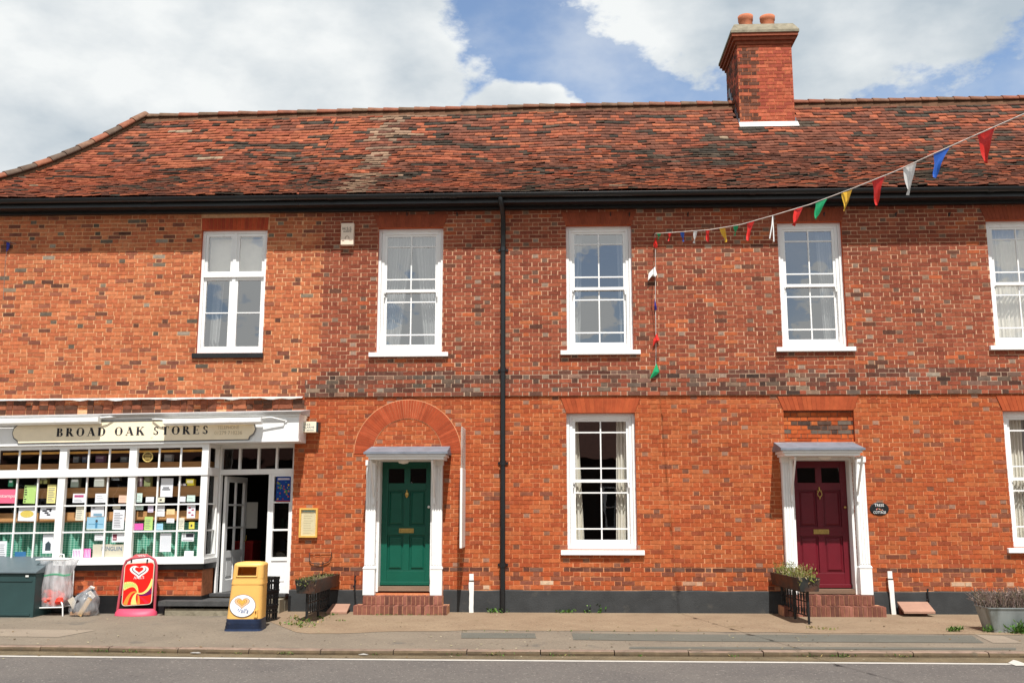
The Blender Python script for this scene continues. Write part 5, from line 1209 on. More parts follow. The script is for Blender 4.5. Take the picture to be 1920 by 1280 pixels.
# ------------------------------------------------------------------ street things
def planter(name, pw, pf, zt_, label, plants, seed, endw=.33):
    """railing standing out from the wall with a trough on top: pw wall point (x), pf front point (x, y)"""
    r = random.Random(seed); a = Vector((pw, -.05, 0)); b = Vector((pf[0], pf[1], 0)); d = (b-a); Ln = d.length; d.normalize(); s = Vector((-d.y, d.x, 0))
    if s.x < 0: s = -s
    gzf = lambda p: gz(p.y)
    root = empty(name, tuple(a*.5+b*.5+Vector((0, 0, gz((a.y+b.y)/2)))), label, 'planter', 'iron railings carrying planters beside the doorsteps')
    def pt(u, w, z): q = a+d*u+s*w; return (q.x, q.y, z)
    w = endw/2; h = .195
    mb = MB()
    rings = []
    for z, k in ((zt_-h, .82), (zt_, 1.0), (zt_, .9), (zt_-.05, .88)):
        rings.append([pt(0.02, -w*k, z), pt(Ln+(.0 if k == 1 else -.02*(1-k)), -w*k, z), pt(Ln, w*k, z), pt(0.02, w*k, z)])
    mb.loft(rings, sm=False, cap=True)
    mb.build('trough', mat('painted_trough', (.02, .022, .02), .5, 6, .4, .3, 40, stain=((.085, .035, .02), 3.5, .47)), root)
    mb = MB(); zb = zt_-h
    def bar(p, q, t=.009): mb.tube([p, q], t, 6)
    u0, u1 = .06, Ln-.10
    for u in (u0, (u0+u1)/2, u1): bar(pt(u, 0, gzf(a+d*u)-.02), pt(u, 0, zb), .019)
    for z in (.10, zb-.16, zb-.03): 
        bar(pt(u0, 0, z+gzf(a)*.5), pt(u1, 0, z), .010)
    n = 10
    for k in range(n):
        u = u0+(u1-u0)*(k+.5)/n; bar(pt(u, 0, .1), pt(u, 0, zb-.03), .009)
        for zc in (.17, zb-.095):
            mb.tube([pt(u+.034*cos(q*pi/6), 0, zc+.045*sin(q*pi/6)) for q in range(13)], .007, 5, cap=False)
    mb.build('railing', M['iron'], root)
    mb = MB(); mb.poly([pt(.04, -w*.87, zt_-.03), pt(Ln-.02, -w*.87, zt_-.03), pt(Ln-.02, w*.87, zt_-.03), pt(.04, w*.87, zt_-.03)]); mb.build('soil', M['soil'], root)
    pm = MB()
    for _ in range(plants[0]):
        u = r.uniform(.05, Ln-.02); p = pt(u, r.uniform(-w, w)*.85, zt_-.02+abs(r.gauss(0, plants[1]))); leaf(pm, p, r.uniform(.025, .055), jit(r.choice(plants[2]), .25), .8)
    for _ in range(plants[0]//9):
        u = r.uniform(.05, Ln); p = Vector(pt(u, r.uniform(-w, w)*.8, zt_-.02)); q = p+Vector((r.gauss(0, .05), r.gauss(0, .05), plants[1]*r.uniform(1, 2.6))); pm.tube([p, (p+q)/2+Vector((.01, 0, 0)), q], .003, 3, r.choice(plants[2]))
    for _ in range(14):
        p = Vector(pt(Ln+.01, r.uniform(-w, w), zt_)); 
        for t in range(3): leaf(pm, p+Vector((r.gauss(0, .02), -.02, -.06*t*r.random())), .06, jit(r.choice(plants[2]), .2))
    tag(pm.build('plants', M['leaf'], None), plants[3], 'plants')
    return root
pr = at(622, 1075, -.05); pf = gp(571, 1168); zt1 = at(571, 1087, pf.y).z
planter('railing_planter', pr.x-.02, (pf.x, pf.y), zt1, 'black iron railing with rusty trough of withered plants, left of the green door steps', (230, .02, [(.12, .15, .04), (.2, .16, .06), (.08, .1, .03), (.26, .2, .12)], 'low withered yellow green plants in the trough left of the green door'), 3)
pr = at(1462, 1072, -.05); pf = gp(1524, 1172); zt2 = at(1518, 1083, pf.y).z
planter('railing_planter', pr.x, (pf.x-.02, pf.y), zt2, 'black iron railing with rusty trough of bushy plants, left of the maroon door steps', (900, .075, [(.2, .24, .04), (.26, .25, .07), (.22, .14, .06), (.34, .26, .16), (.1, .14, .03)], 'bushy pale green and pinkish plants in the trough beside the maroon door'), 5)

# yellow litter bin
def rrect(cx, cy, hx, hy, r, z, n=5, rot=0.0):
    out = []
    for (sx, sy, a0) in ((1, -1, -90), (1, 1, 0), (-1, 1, 90), (-1, -1, 180)):
        for k in range(n+1):
            a = radians(a0+90*k/n); x, y = sx*(hx-r)+r*cos(a), sy*(hy-r)+r*sin(a); out.append((cx+x*cos(rot)-y*sin(rot), cy+x*sin(rot)+y*cos(rot), z))
    return out
bf = gp(451, 1183); bx, by, bz = bf.x+.0, bf.y+.22, gz(bf.y); rot = radians(4)
zt_ = at(468, 1052, by).z; BH = zt_-bz
root = empty('litter_bin', (bx, by, bz), 'yellow plastic litter bin with blue base and a round white heart sticker', 'litter bin')
YL = mat('yellow_plastic', P(246, 192, 106, .88), .42, 3, .05, .04, 20, stain=(P(196, 140, 60), 6, .68)); BLU = mat('navy_plastic', (.022, .04, .095), .5, 5, .25, .1, 30, stain=((.12, .11, .09), 7, .62))
off = lambda z: .05*(z-bz)/BH
def br(z, k=1.0, dd=0.0): 
    t = (z-bz)/BH; return rrect(bx+off(z), by, (.252-.045*t)*k-dd, (.205-.02*t)*k-dd, .085-.02*t, z, rot=rot)
mb = MB(); mb.loft([br(bz, 1, -.012), br(bz+.005, 1, -.012), br(bz+.045, 1, -.004), br(bz+.05, 1, -.01), br(bz+.09, 1, -.002), br(bz+.095, 1, -.008), br(bz+.135, 1, 0), br(bz+.14, 1, -.004), br(bz+.165, 1, -.004)]); mb.build('base', BLU, root)
zh = bz+BH*.68; mb = MB(); mb.loft([br(bz+.166), br(zh-.006)]); mb.loft([br(zh-.0055, 1, -.005), br(zh+.01, 1, -.005)], sm=False); mb.loft([br(zh+.0105, 1, -.003), br(zh+.075, 1, -.001)]); mb.build('body', YL, root)
z0, z1 = zh+.0755, bz+BH-.045; f = lambda z: br(z, 1, -.003); so, si = f(z0), f(z1); K = len(so)
mb = MB(); n = len(so)
# hood wall, open where the slot is (front face between the two front corners)
oz0, oz1 = z0+.03, z1-.012
def lerp3(a, b, t): return tuple(a[i]+(b[i]-a[i])*t for i in range(3))
for k in range(n):
    k2 = (k+1) % n; A_, B_, C_, D_2 = so[k], so[k2], si[k2], si[k]
    if k == n-1:   # the long front face: from last vertex of corner 4 to first of corner 1
        t0, t1 = (oz0-z0)/(z1-z0), (oz1-z0)/(z1-z0)
        L0, L1, R0, R1 = lerp3(A_, D_2, t0), lerp3(A_, D_2, t1), lerp3(B_, C_, t0), lerp3(B_, C_, t1)
        mb.poly([A_, B_, R0, L0], sm=False); mb.poly([L1, R1, C_, D_2], sm=False)
        e = lambda p, q, t: lerp3(p, q, t)
        a0, a1, b0_, b1_ = e(L0, R0, .0), e(L1, R1, .0), e(L0, R0, .95), e(L1, R1, .95)
        mb.poly([b0_, R0, R1, b1_], sm=False)
        fr = MB(); q = .014
        for P0, P1 in ((a0, b0_), (a1, b1_), (a0, a1), (b0_, b1_)): fr.tube([(P0[0], P0[1]-.002, P0[2]), (P1[0], P1[1]-.002, P1[2])], .012, 6)
    else: mb.poly([A_, B_, C_, D_2], sm=True)
inn = [[(bx+off(z)+(p[0]-bx-off(z))*.93, by+(p[1]-by)*.93, z) for p in f(z)] for z in (z0, z1)]
for k in range(n-1): k2 = k+1; mb.poly([inn[0][k2], inn[0][k], inn[1][k], inn[1][k2]], sm=True)
mb.build('hood', YL, root); fr.build('slot_rim', YL, root)
mb = MB(); mb.loft([f(z1+.0005), br(z1+.02, .99), br(z1+.036, .88), br(z1+.045, .6)]); mb.build('lid', YL, root)
def front_y(x, z): return by-(.205-.02*(z-bz)/BH)-.004+(x-bx-off(z))*sin(rot)
sc = at(455, 1135, by-.205); mb = MB(); rr = .182; rz = .155
def oval(k, dy, col, n=36): mb.poly([(sc.x+rr*k*cos(2*pi*i/n), front_y(sc.x+rr*k*cos(2*pi*i/n), sc.z+rz*k*sin(2*pi*i/n))-dy-.0+.0, sc.z+rz*k*sin(2*pi*i/n)) for i in range(n)], col)
oval(1.0, .006, P(120, 124, 140)); oval(.96, .008, P(244, 244, 246, .95))
def heart(mb, cx, cz, s, f, y, col, w=None):
    o = []
    for i in range(36):
        t = 2*pi*i/36; o.append((.0625*16*sin(t)**3, .0625*(13*cos(t)-5*cos(2*t)-2*cos(3*t)-cos(4*t))))
    if w is None: mb.poly([(cx+x*s, y(cx+x*s, cz+z_*s*f), cz+z_*s*f) for x, z_ in reversed(o)], col)
    else:
        for i in range(36):
            a, b = o[i], o[(i+1) % 36]; q = [(a[0], a[1]), (b[0], b[1]), (b[0]*w, b[1]*w-.02), (a[0]*w, a[1]*w-.02)]
            mb.poly([(cx+x*s, y(cx+x*s, cz+z_*s*f), cz+z_*s*f) for x, z_ in q], col)
for k, (s_, c) in enumerate(((.108, P(150, 140, 140)), (.1, P(250, 206, 160)), (.07, P(190, 124, 50)), (.062, P(246, 200, 110)), (.04, P(200, 140, 60)), (.034, P(250, 196, 90)))):
    heart(mb, sc.x-.008, sc.z+.045+(.006 if k > 1 else 0), s_, .78, lambda x, z: front_y(x, z)-.0095-.0008*k, c)
mb.build('sticker', M['paper'], root)
text("Wall's", sc.x-.01, sc.z-.095, front_y(sc.x, sc.z)-.0125, .062, 'lettering', mat('pale_blue_ink', P(120, 136, 176), .6), root, .18, shear=.25)
mb = MB(); hx_ = bx+.205; y = front_y(hx_, bz+.2)+.01; mb.box(hx_-.03, hx_-.015, y-.03, y, bz+.19, bz+.29); mb.box(hx_+.005, hx_+.02, y-.028, y+.03, bz+.19, bz+.29); mb.box(hx_-.0149, hx_+.0049, y-.03, y, bz+.275, bz+.29); mb.box(hx_-.0149, hx_+.0049, y-.03, y, bz+.19, bz+.205); mb.build('latch', YL, root)

# black crates stacked behind the bin
cpt_ = gp(511, 1163); cw_, cd_, chh = .34, .5, .216
def crate(i, lab, prev=None):
    x1 = cpt_.x+.0+.006*((i*7) % 3-1); x0 = x1-cw_; y0 = cpt_.y-.36+.004*(i % 2); y1 = y0+cd_; z0 = gz(cpt_.y)+i*(chh+.003); z1 = z0+chh
    rc = radians(-16)
    root = empty('crate', ((x0+x1)/2, (y0+y1)/2, z0), lab, 'crate', 'black plastic crates stacked behind the yellow bin'); root.rotation_euler = (0, 0, 0)
    mb = MB(); t = .012
    for za, zb in ((z0, z0+.025), (z1-.04, z1-.0)): ring_h(mb, x0, x1, y0, y1, za, zb, t)
    ring_h(mb, x0, x1, y0, y1, z0+.115, z0+.135, t-.002)
    mb.build('rim', M['gutter'], root)
    mb = MB(); e = .0015; k = 7
    for i_ in range(k+1):
        y = y0+t+(y1-y0-2*t-.03)*i_/k; mb.box(x0+e, x0+t-e, y, y+.03, z0+.026, z1-.041); mb.box(x1-t+e, x1-e, y, y+.03, z0+.026, z1-.041)
    for i_ in range(6):
        x = x0+t+(x1-x0-2*t-.03)*i_/5; mb.box(x, x+.03, y0+e, y0+t-e, z0+.026, z1-.041); mb.box(x, x+.03, y1-t+e, y1-e, z0+.026, z1-.041)
    mb.build('slats', M['gutter'], root)
    mb = MB()
    for i_ in range(6): x = x0+t+.004+(x1-x0-2*t-.03)*i_/5.3; mb.box(x, x+.025, y0+t+.001, y1-t-.001, z0+.004, z0+.012)
    mb.build('base', M['gutter'], root)
    for o in root.children:
        for v in o.data.vertices: x, y = v.co.x, v.co.y; v.co.x = x*cos(rc)-y*sin(rc); v.co.y = x*sin(rc)+y*cos(rc)
def ring_h(mb, x0, x1, y0, y1, z0, z1, t): mb.box(x0, x0+t, y0, y1, z0, z1); mb.box(x1-t, x1, y0, y1, z0, z1); mb.box(x0+t, x1-t, y0, y0+t, z0, z1); mb.box(x0+t, x1-t, y1-t, y1, z0, z1)
for i, l in enumerate(('black lattice crate at the bottom of the stack behind the yellow bin', 'black lattice crate second from the bottom of the stack behind the yellow bin', 'black lattice crate topmost of the stack behind the yellow bin')): crate(i, l)

# red swinging pavement sign
p0 = gp(212, 1157); p1 = gp(285, 1152); sx = (p0.x+p1.x)/2; sy = (p0.y+p1.y)/2+.12; sz_ = gz(sy); k_ = (at(285, 1150, sy).x-at(211, 1150, sy).x)
PK = mat('pink_plastic', P(222, 80, 110, .8), .5, 3, .08, stain=(P(236, 150, 160), 4, .66)); FRM = mat('faded_red_frame', P(196, 84, 96, .8), .5, 6, .12)
root = empty('pavement_sign', (sx, sy, sz_), 'red swinging pavement sign with a white heart, WALL\'S and an OPEN header', 'sign')
ht = at(252, 1045, sy).z-sz_; hw = k_/2*.84
def loc(x, z, y=0.0): return (sx+x+.02*z, sy+y+x*.06, sz_+z)
mb = MB(); c_ = [(-hw-.03, .05), (-hw+.015, ht-.14), (-hw+.05, ht-.05), (-hw+.13, ht-.01), (hw-.13, ht+.02), (hw-.04, ht-.03), (hw, ht-.13), (hw+.02, .05)]
mb.tube([loc(x, z) for x, z in c_], .021, 10); mb.build('frame', FRM, root)
ux = radians(3.4)
mb = MB(); b0_ = hw+.065
rings = []
for z, k, s_ in ((.0, 1, .17), (.055, .97, .155), (.10, .86, .05)): rings.append([loc(b0_*k*cos(a), z+.03*(.0), -s_*sin(-a) if True else 0) for a in [2*pi*i/28 for i in range(28)]])
mb.loft(rings); mb.build('base', PK, root)
# panel
zA, zB = .155, ht-.075; wP = hw-.03
def rr2(w, z0, z1, r, n=6):
    o = []
    for cx, cz, a0 in ((w-r, z0+r, -90), (w-r, z1-r, 0), (-w+r, z1-r, 90), (-w+r, z0+r, 180)):
        for k in range(n+1): a = radians(a0+90*k/n); o.append((cx+r*cos(a), cz+r*sin(a)))
    return o
def tilt(x, z): return z+x*tan(ux)
mb = MB(); y = -.012
o_ = rr2(wP, zA, zB, .06); n = len(mb.v)
mb.loft([[loc(x, tilt(x, z), .012) for x, z in o_], [loc(x, tilt(x, z), -.012) for x, z in o_]][::-1], P(236, 226, 200), sm=False); 
o2 = rr2(wP-.012, zA+.012, zB-.012, .05)
def pp(pts, dy, col): mb.poly([loc(x, tilt(x, z), -.0125-dy) for x, z in pts], col)
RED = P(238, 34, 26, .95); pp(o2, .001, RED)
def inside(x, z): return max(-wP+.013, min(wP-.013, x)), max(zA+.014, min(zB-.014, z))
def band(pts, ws, dy, col):
    for i in range(len(pts)-1):
        (x0, z0), (x1, z1) = pts[i], pts[i+1]; d = Vector((x1-x0, z1-z0)).normalized(); nx, nz2 = -d.y, d.x
        a, b = ws[i], ws[i+1]; q = [(x0-nx*a, z0-nz2*a), (x1-nx*b, z1-nz2*b), (x1+nx*b, z1+nz2*b), (x0+nx*a, z0+nz2*a)]; q = [inside(*v) for v in q]; pp(q, dy, col)
Wp = wP; cz = zA+(zB-zA)*.30
def arc(p0, p1, p2, n=12): return [((1-t)**2*p0[0]+2*t*(1-t)*p1[0]+t*t*p2[0], (1-t)**2*p0[1]+2*t*(1-t)*p1[1]+t*t*p2[1]) for t in [i/n for i in range(n+1)]]
ctr = (0.0, cz-.0)
yw, og, gr_, pu = P(250, 226, 130, .95), P(246, 150, 60, .95), P(196, 220, 120, .95), P(120, 20, 90, .95)
lin_w = lambda a, b: [a+(b-a)*i/12 for i in range(13)]
A1 = arc((-Wp, cz+.10), (-.02, cz+.20), (ctr[0]+.01, cz-.02)); band(A1, lin_w(.062, .006), .002, yw); band(A1, lin_w(.035, .0), .0025, gr_)
A2 = arc((-Wp*.75, zA+.02), (-.12, cz+.06), ctr); band(A2, lin_w(.034, .004), .003, og)
A3 = arc((-.04, zA), (-.07, cz-.05), ctr); band(A3, lin_w(.05, .004), .0034, yw)
A4 = arc((.03, zA), (.04, cz-.08), ctr); band(A4, lin_w(.024, .004), .0038, og)
A5 = arc((Wp, cz+.20), (.16, cz-.07), (.0, cz-.01)); band(A5, lin_w(.03, .008), .0042, yw)
A6 = arc((Wp, cz+.02), (.12, cz-.06), (.0, cz-.03)); band(A6, lin_w(.045, .006), .0040, pu)
A7 = arc((Wp*.8, zA), (.1, cz-.1), (0, cz-.04)); band(A7, lin_w(.03, .004), .0036, P(220, 40, 60, .95))
hzc = zB-(zB-zA)*.20
WHT = P(246, 236, 232, .95); yy = lambda dy: (lambda x, z: sy-.0125-dy+(x-sx)*.06)
for k, (s_, c) in enumerate(((.15, WHT), (.115, P(90, 60, 80)), (.102, WHT), (.068, RED))):
    heart(mb, sx+.02*hzc+.0, sz_+hzc+(.008*k), s_, .74, yy(.002+.0006*k), c)
mb.build('panel', M['paper'], root)
text("WALL'S", sx+.02*hzc, sz_+zB-(zB-zA)*.385, sy-.0165, .045, 'lettering', M['white'], root, .18, rot=ux)
mb = MB(); hd = [( -.115, ht-.02), (.125, ht+.0), (.125, ht+.04), (.10, ht+.062), (-.08, ht+.055), (-.115, ht+.03)]
mb.loft([[loc(x, z, -.012) for x, z in hd], [loc(x, z, .012) for x, z in hd]], sm=False); mb.build('header', mat('faded_pink_red', P(222, 110, 112, .9), .5, 4, .08), root)
text("OPEN", sx+.03, sz_+ht+.008, sy-.0135, .042, 'lettering', M['white'], root, .14, rot=ux)
for x in (-.13, .13):
    mb = MB(); mb.box(sx+x-.006, sx+x+.012, sy-.012, sy+.012, sz_+zB-.02, sz_+ht-.02); mb.build('hanger', M['gutter'], root)

# dark green container at the left edge
pb_ = gp(66, 1157); pt_ = at(66, 1075, pb_.y); gx1, gy = at(64, 1120, pb_.y).x, pb_.y; gz0 = gz(gy); gzt = pt_.z-.0
GC = mat('green_container', (.022, .055, .055), .55, 2, .15, .05, 20, stain=((.06, .09, .08), 5, .68))
mb = MB(); mb.box(gx1-1.5, gx1, gy, gy+.62, gz0-.01, gzt-.0); gc = mb.build('storage_bin', GC, None, bevel=.01); tag(gc, 'dark green storage bin with sloping sky-tinted lid at the far left of the shop', 'storage bin')
mb = MB(); mb.hexa([(gx1-1.53, gy-.03, gzt+.001), (gx1+.02, gy-.03, gzt+.001), (gx1+.02, gy-.03, gzt+.03), (gx1-1.53, gy-.03, gzt+.03), (gx1-1.53, gy+.64, gzt+.001), (gx1+.02, gy+.64, gzt+.001), (gx1+.02, gy+.64, gzt+.24), (gx1-1.53, gy+.64, gzt+.24)])
mb.build('lid', mat('lid_sky_tint', (.1, .13, .145), .4, 2, .1), gc, bevel=.01)  # grey-blue is sky reflection put into the lid colour
mb = MB(); mb.box(gx1-.16, gx1-.11, gy-.012, gy-.0, gzt-.05, gzt-.02); mb.build('catch', M['white_old'], gc)
mb = MB(); mb.box(gx1-1.45, gx1-.05, gy-.012, gy+.0, gz0+.03, gz0+.06); mb.box(gx1-1.45, gx1-.05, gy-.01, gy, gzt-.12, gzt-.1); mb.build('rib', GC, gc)

# wire stand with bag
p0, p1 = gp(61, 1156), gp(120, 1155); y = (p0.y+p1.y)/2+.1; X0, X1 = at(62, 1150, y).x, at(119, 1150, y).x; zg = gz(y); zsf = at(90, 1138, y).z; zt3 = at(90, 1048, y+.1).z
root = empty('bag_stand', ((X0+X1)/2, y, zg), 'white tubular wire stand under the clear rubbish bag left of the red sign', 'stand')
for xx, s in ((X0, 1), (X1, -1)):
    mb = MB(); mb.tube([(xx, y-.02, zg), (xx+s*.01, y-.02, zsf-.0), (xx+s*.02, y-.02, zsf+.05), (xx+s*.05, y-.0, zsf+.085), (xx+s*.09, y+.05, zsf+.07)], .011, 8); mb.tube([(xx, y+.3, zg), (xx+s*.02, y+.3, zsf+.05), (xx+s*.03, y+.3, zt3)], .011, 8); mb.build('leg', M['white'], root)
mb = MB(); mb.tube([(X0+.01, y-.02, zsf-.01), (X1-.01, y-.02, zsf+.005)], .010, 8); mb.tube([(X0+.01, y+.3, zsf), (X1-.01, y+.3, zsf)], .010, 8)
for k in range(5): xx = X0+.05+(X1-X0-.1)*k/4; mb.tube([(xx, y-.02, zsf), (xx, y+.3, zsf)], .005, 5)
mb.build('shelf', M['white'], root)
mb = MB(); xa, xb = at(74, 1047, y+.1).x, at(127, 1047, y+.1).x; mb.tube([(xa, y-.0, zt3), (xb, y-.0, zt3), (xb, y+.3, zt3), (xa, y+.3, zt3), (xa, y-.0, zt3)], .013, 8); mb.tube([(xb-.1, y, zt3), (xb-.1, y, zt3+.06), (xb-.07, y, zt3+.085), (xb-.02, y, zt3+.08), (xb-.01, y, zt3)], .011, 8); mb.build('hoop', M['white'], root)
def film(name, col=(.85, .86, .88), a=.42, rough=.25):
    m = bpy.data.materials.new(name); m.use_nodes = True; t = m.node_tree; nd = t.nodes; L = t.links; pb = nd['Principled BSDF']; o = nd['Material Output']
    pb.inputs['Base Color'].default_value = (*col, 1); pb.inputs['Roughness'].default_value = rough; pb.inputs['Specular IOR Level'].default_value = .8
    n = nd.new('ShaderNodeTexNoise'); n.inputs['Scale'].default_value = 9; n.inputs['Detail'].default_value = 6; tc_ = nd.new('ShaderNodeTexCoord'); mp = nd.new('ShaderNodeMapping'); mp.inputs['Scale'].default_value = (1.6, 1.6, .35)
    L.new(tc_.outputs['Object'], mp.inputs[0]); L.new(mp.outputs[0], n.inputs['Vector']); b = nd.new('ShaderNodeBump'); b.inputs['Strength'].default_value = .9; b.inputs['Distance'].default_value = .03; L.new(n.outputs[0], b.inputs['Height']); L.new(b.outputs[0], pb.inputs['Normal'])
    tr = nd.new('ShaderNodeBsdfTransparent'); tl = nd.new('ShaderNodeBsdfTranslucent'); tl.inputs[0].default_value = (*col, 1); m1 = nd.new('ShaderNodeMixShader'); m1.inputs[0].default_value = .4; L.new(pb.outputs[0], m1.inputs[1]); L.new(tl.outputs[0], m1.inputs[2])
    m2_ = nd.new('ShaderNodeMixShader'); r = nd.new('ShaderNodeMapRange'); L.new(n.outputs[0], r.inputs[0]); r.inputs[1].default_value = .35; r.inputs[2].default_value = .65; r.inputs[3].default_value = a*.6; r.inputs[4].default_value = min(1, a*1.6); L.new(r.outputs[0], m2_.inputs[0]); L.new(tr.outputs[0], m2_.inputs[1]); L.new(m1.outputs[0], m2_.inputs[2]); L.new(m2_.outputs[0], o.inputs[0]); return m
mb = MB(); rings = []; N_ = 44; cxb = (X0+X1)/2
for k in range(15):
    t = k/14; z = zsf+.012+(zt3-zsf)*t; w0 = .255+.02*sin(t*6)+.035*max(0, t-.75)*4*(1)+(-.03 if t < .1 else 0); cx = cxb+.0+.02*t; dp_ = .14+.02*sin(t*5)
    rings.append([(cx+(w0+(.07*max(0, (t-.6))*2.5 if cos(q) > 0 else 0))*cos(q)*(1+.05*sin(q*7+t*3)+.03*sin(q*13+t*9)), y+.14+dp_*sin(q)*(1+.07*sin(q*9+t*5)), z+(.02*sin(q*5) if k == 14 else 0)) for q in [2*pi*i/N_ for i in range(N_)]])
mb.loft(rings, cap=False); mb.poly(list(reversed(rings[0]))); bag = tag(mb.build('rubbish_bag', film('clear_film', a=.45), None), 'clear polythene rubbish bag hung in the white wire stand with red packaging inside', 'bag')
mb = MB(); zz = zsf+(zt3-zsf)*.66
mb.loft([[(p[0]*1.0, p[1]-.003, p[2]+dz+.012*sin(i*.6)) for i, p in enumerate(rings[9])] for dz in (0, .028)], cap=False); mb.build('green_band', mat('green_film', (.1, .34, .2), .5, 5, .2), bag)
def blobm(mb, c, r, col, n=9, sq=.8, j=.25):
    rs = []
    for k in range(6):
        ph = -pi/2+pi*(k+.5)/6; rs.append([(c[0]+r*cos(ph)*cos(2*pi*i/n)*rng.uniform(1-j, 1+j), c[1]+r*.7*cos(ph)*sin(2*pi*i/n)*rng.uniform(1-j, 1+j), c[2]+r*sq*sin(ph)) for i in range(n)])
    mb.loft(rs, col, sm=False)
mb = MB()
for _ in range(34):
    x = cxb+rng.uniform(-.19, .2); zz = zsf+.05+rng.random()*.2; blobm(mb, (x, y+.05+rng.uniform(-.03, .12), zz), rng.uniform(.03, .075), jit(rng.choice([P(240, 70, 50), P(236, 84, 60), P(238, 60, 44), P(240, 100, 80), P(232, 80, 60), P(200, 90, 70), P(120, 70, 60)]), .15))
tag(mb.build('packaging', M['attr'], None), 'crumpled red and white packaging at the bottom of the hanging clear bag', 'rubbish')
# bag of cardboard rubbish on the ground
p0 = gp(146, 1156); c = Vector((p0.x, p0.y+.2, gz(p0.y))); wid = at(172, 1150, c.y).x-at(120, 1150, c.y).x; hh_ = at(160, 1100, c.y).z-c.z
mb = MB(); rings = []; N_ = 40
for k in range(13):
    t = k/12; prof = (.78, .95, 1, 1.0, .98, .95, .92, .86, .76, .62, .42, .2, .1)[k]; lean = .14*max(0, t-.45)*1.2
    rings.append([(c.x+lean+wid*.5*prof*cos(q)*(1+.06*sin(q*5+k)+.05*nz(cos(q)*2, sin(q)*2, k*.5)), c.y+.2*prof*sin(q)*(1+.08*sin(q*7+k*.7)), c.z+.004+hh_*t*(1+.05*sin(q*2)*t)) for q in [2*pi*i/N_ for i in range(N_)]])
mb.loft(rings, sm=True); tag(mb.build('rubbish_bag', film('clear_film_thin', (.8, .82, .84), .30, .12), None), 'clear rubbish bag full of cardboard standing on the pavement left of the red sign', 'bag')
mb = MB()
def card(cx, cy, cz_, w, h, th, rx, ry, rz_, col):
    R_ = Matrix.Rotation(rz_, 3, 'Z') @ Matrix.Rotation(ry, 3, 'Y') @ Matrix.Rotation(rx, 3, 'X')
    q = [Vector(v) for v in ((-w, -th, -h), (w, -th, -h), (w, -th, h), (-w, -th, h), (-w, th, -h), (w, th, -h), (w, th, h), (-w, th, h))]
    mb.hexa([tuple(R_ @ (v*.5)+Vector((cx, cy, cz_))) for v in q], col)
W2_ = wid*.5
card(c.x-.10, c.y-.13, c.z+.17, .09, .26, .03, .1, -.55, .1, P(226, 214, 196)); card(c.x+.07, c.y-.14, c.z+.15, .07, .3, .03, -.1, .5, .2, P(196, 160, 110)); card(c.x, c.y-.05, c.z+.14, .26, .2, .16, .2, .3, .5, P(70, 66, 70)); card(c.x+.02, c.y+.02, c.z+.3, .24, .14, .18, -.2, -.3, .3, P(44, 50, 62)); card(c.x+.13, c.y-.06, c.z+.33, .05, .12, .05, .2, -.7, .2, P(232, 224, 214)); card(c.x-.07, c.y-.02, c.z+.3, .1, .05, .1, .3, -.5, .2, P(216, 196, 190)); card(c.x+.1, c.y+.02, c.z+.25, .1, .1, .06, .1, .6, .2, P(150, 80, 70)); card(c.x, c.y-.12, c.z+.05, .3, .05, .06, 0, 0, .1, P(176, 140, 110)); card(c.x+.1, c.y, c.z+.42, .07, .06, .05, .3, .4, .2, P(220, 210, 200))
for _ in range(14): card(c.x+rng.uniform(-.12, .14), c.y+rng.uniform(-.1, .08), c.z+rng.uniform(.08, .36), rng.uniform(.03, .12), rng.uniform(.03, .1), .02, rng.uniform(-1, 1), rng.uniform(-1, 1), rng.uniform(-1, 1), jit(rng.choice([P(200, 170, 130), P(90, 100, 110), P(210, 205, 200), P(60, 60, 70), P(170, 110, 100)]), .15))
tag(mb.build('cardboard', M['attr'], None), 'folded card, cartons and paper inside the clear bag on the pavement', 'rubbish')

# notice board on the pier
p0, p1 = at(560, 1007, -.05), at(596, 952, -.05); mb = MB(); ring(mb, p0.x, p1.x, p0.z, p1.z, .028, -.062, -.001); nb = mb.build('notice_board', mat('yellow_wood_frame', P(232, 184, 92, .85), .5, 8, .12), None); tag(nb, 'small glazed notice board in a yellow wooden frame on the brick pier', 'notice board')
mb = MB(); mb.box(p0.x+.028, p1.x-.028, -.03, -.002, p0.z+.028, p1.z-.028, P(240, 226, 186)); mb.box(p0.x+.06, p1.x-.05, -.032, -.0301, p0.z+.05, p1.z-.06, P(232, 220, 180))
for k in range(9): z = p0.z+.07+k*.04; mb.box(p0.x+.07, p1.x-.07-.05*rng.random(), -.033, -.0321, z, z+.006, P(190, 176, 140))
mb.box(p0.x+.05, p1.x-.06, -.033, -.0301, p1.z-.055, p1.z-.035, P(150, 210, 210)); mb.build('paper_sheet', M['paper'], nb)
mb = MB(); mb.poly([(p0.x+.02, -.05, p0.z+.02), (p1.x-.02, -.05, p0.z+.02), (p1.x-.02, -.05, p1.z-.02), (p0.x+.02, -.05, p1.z-.02)]); mb.build('pane', M['g_shop'], nb)
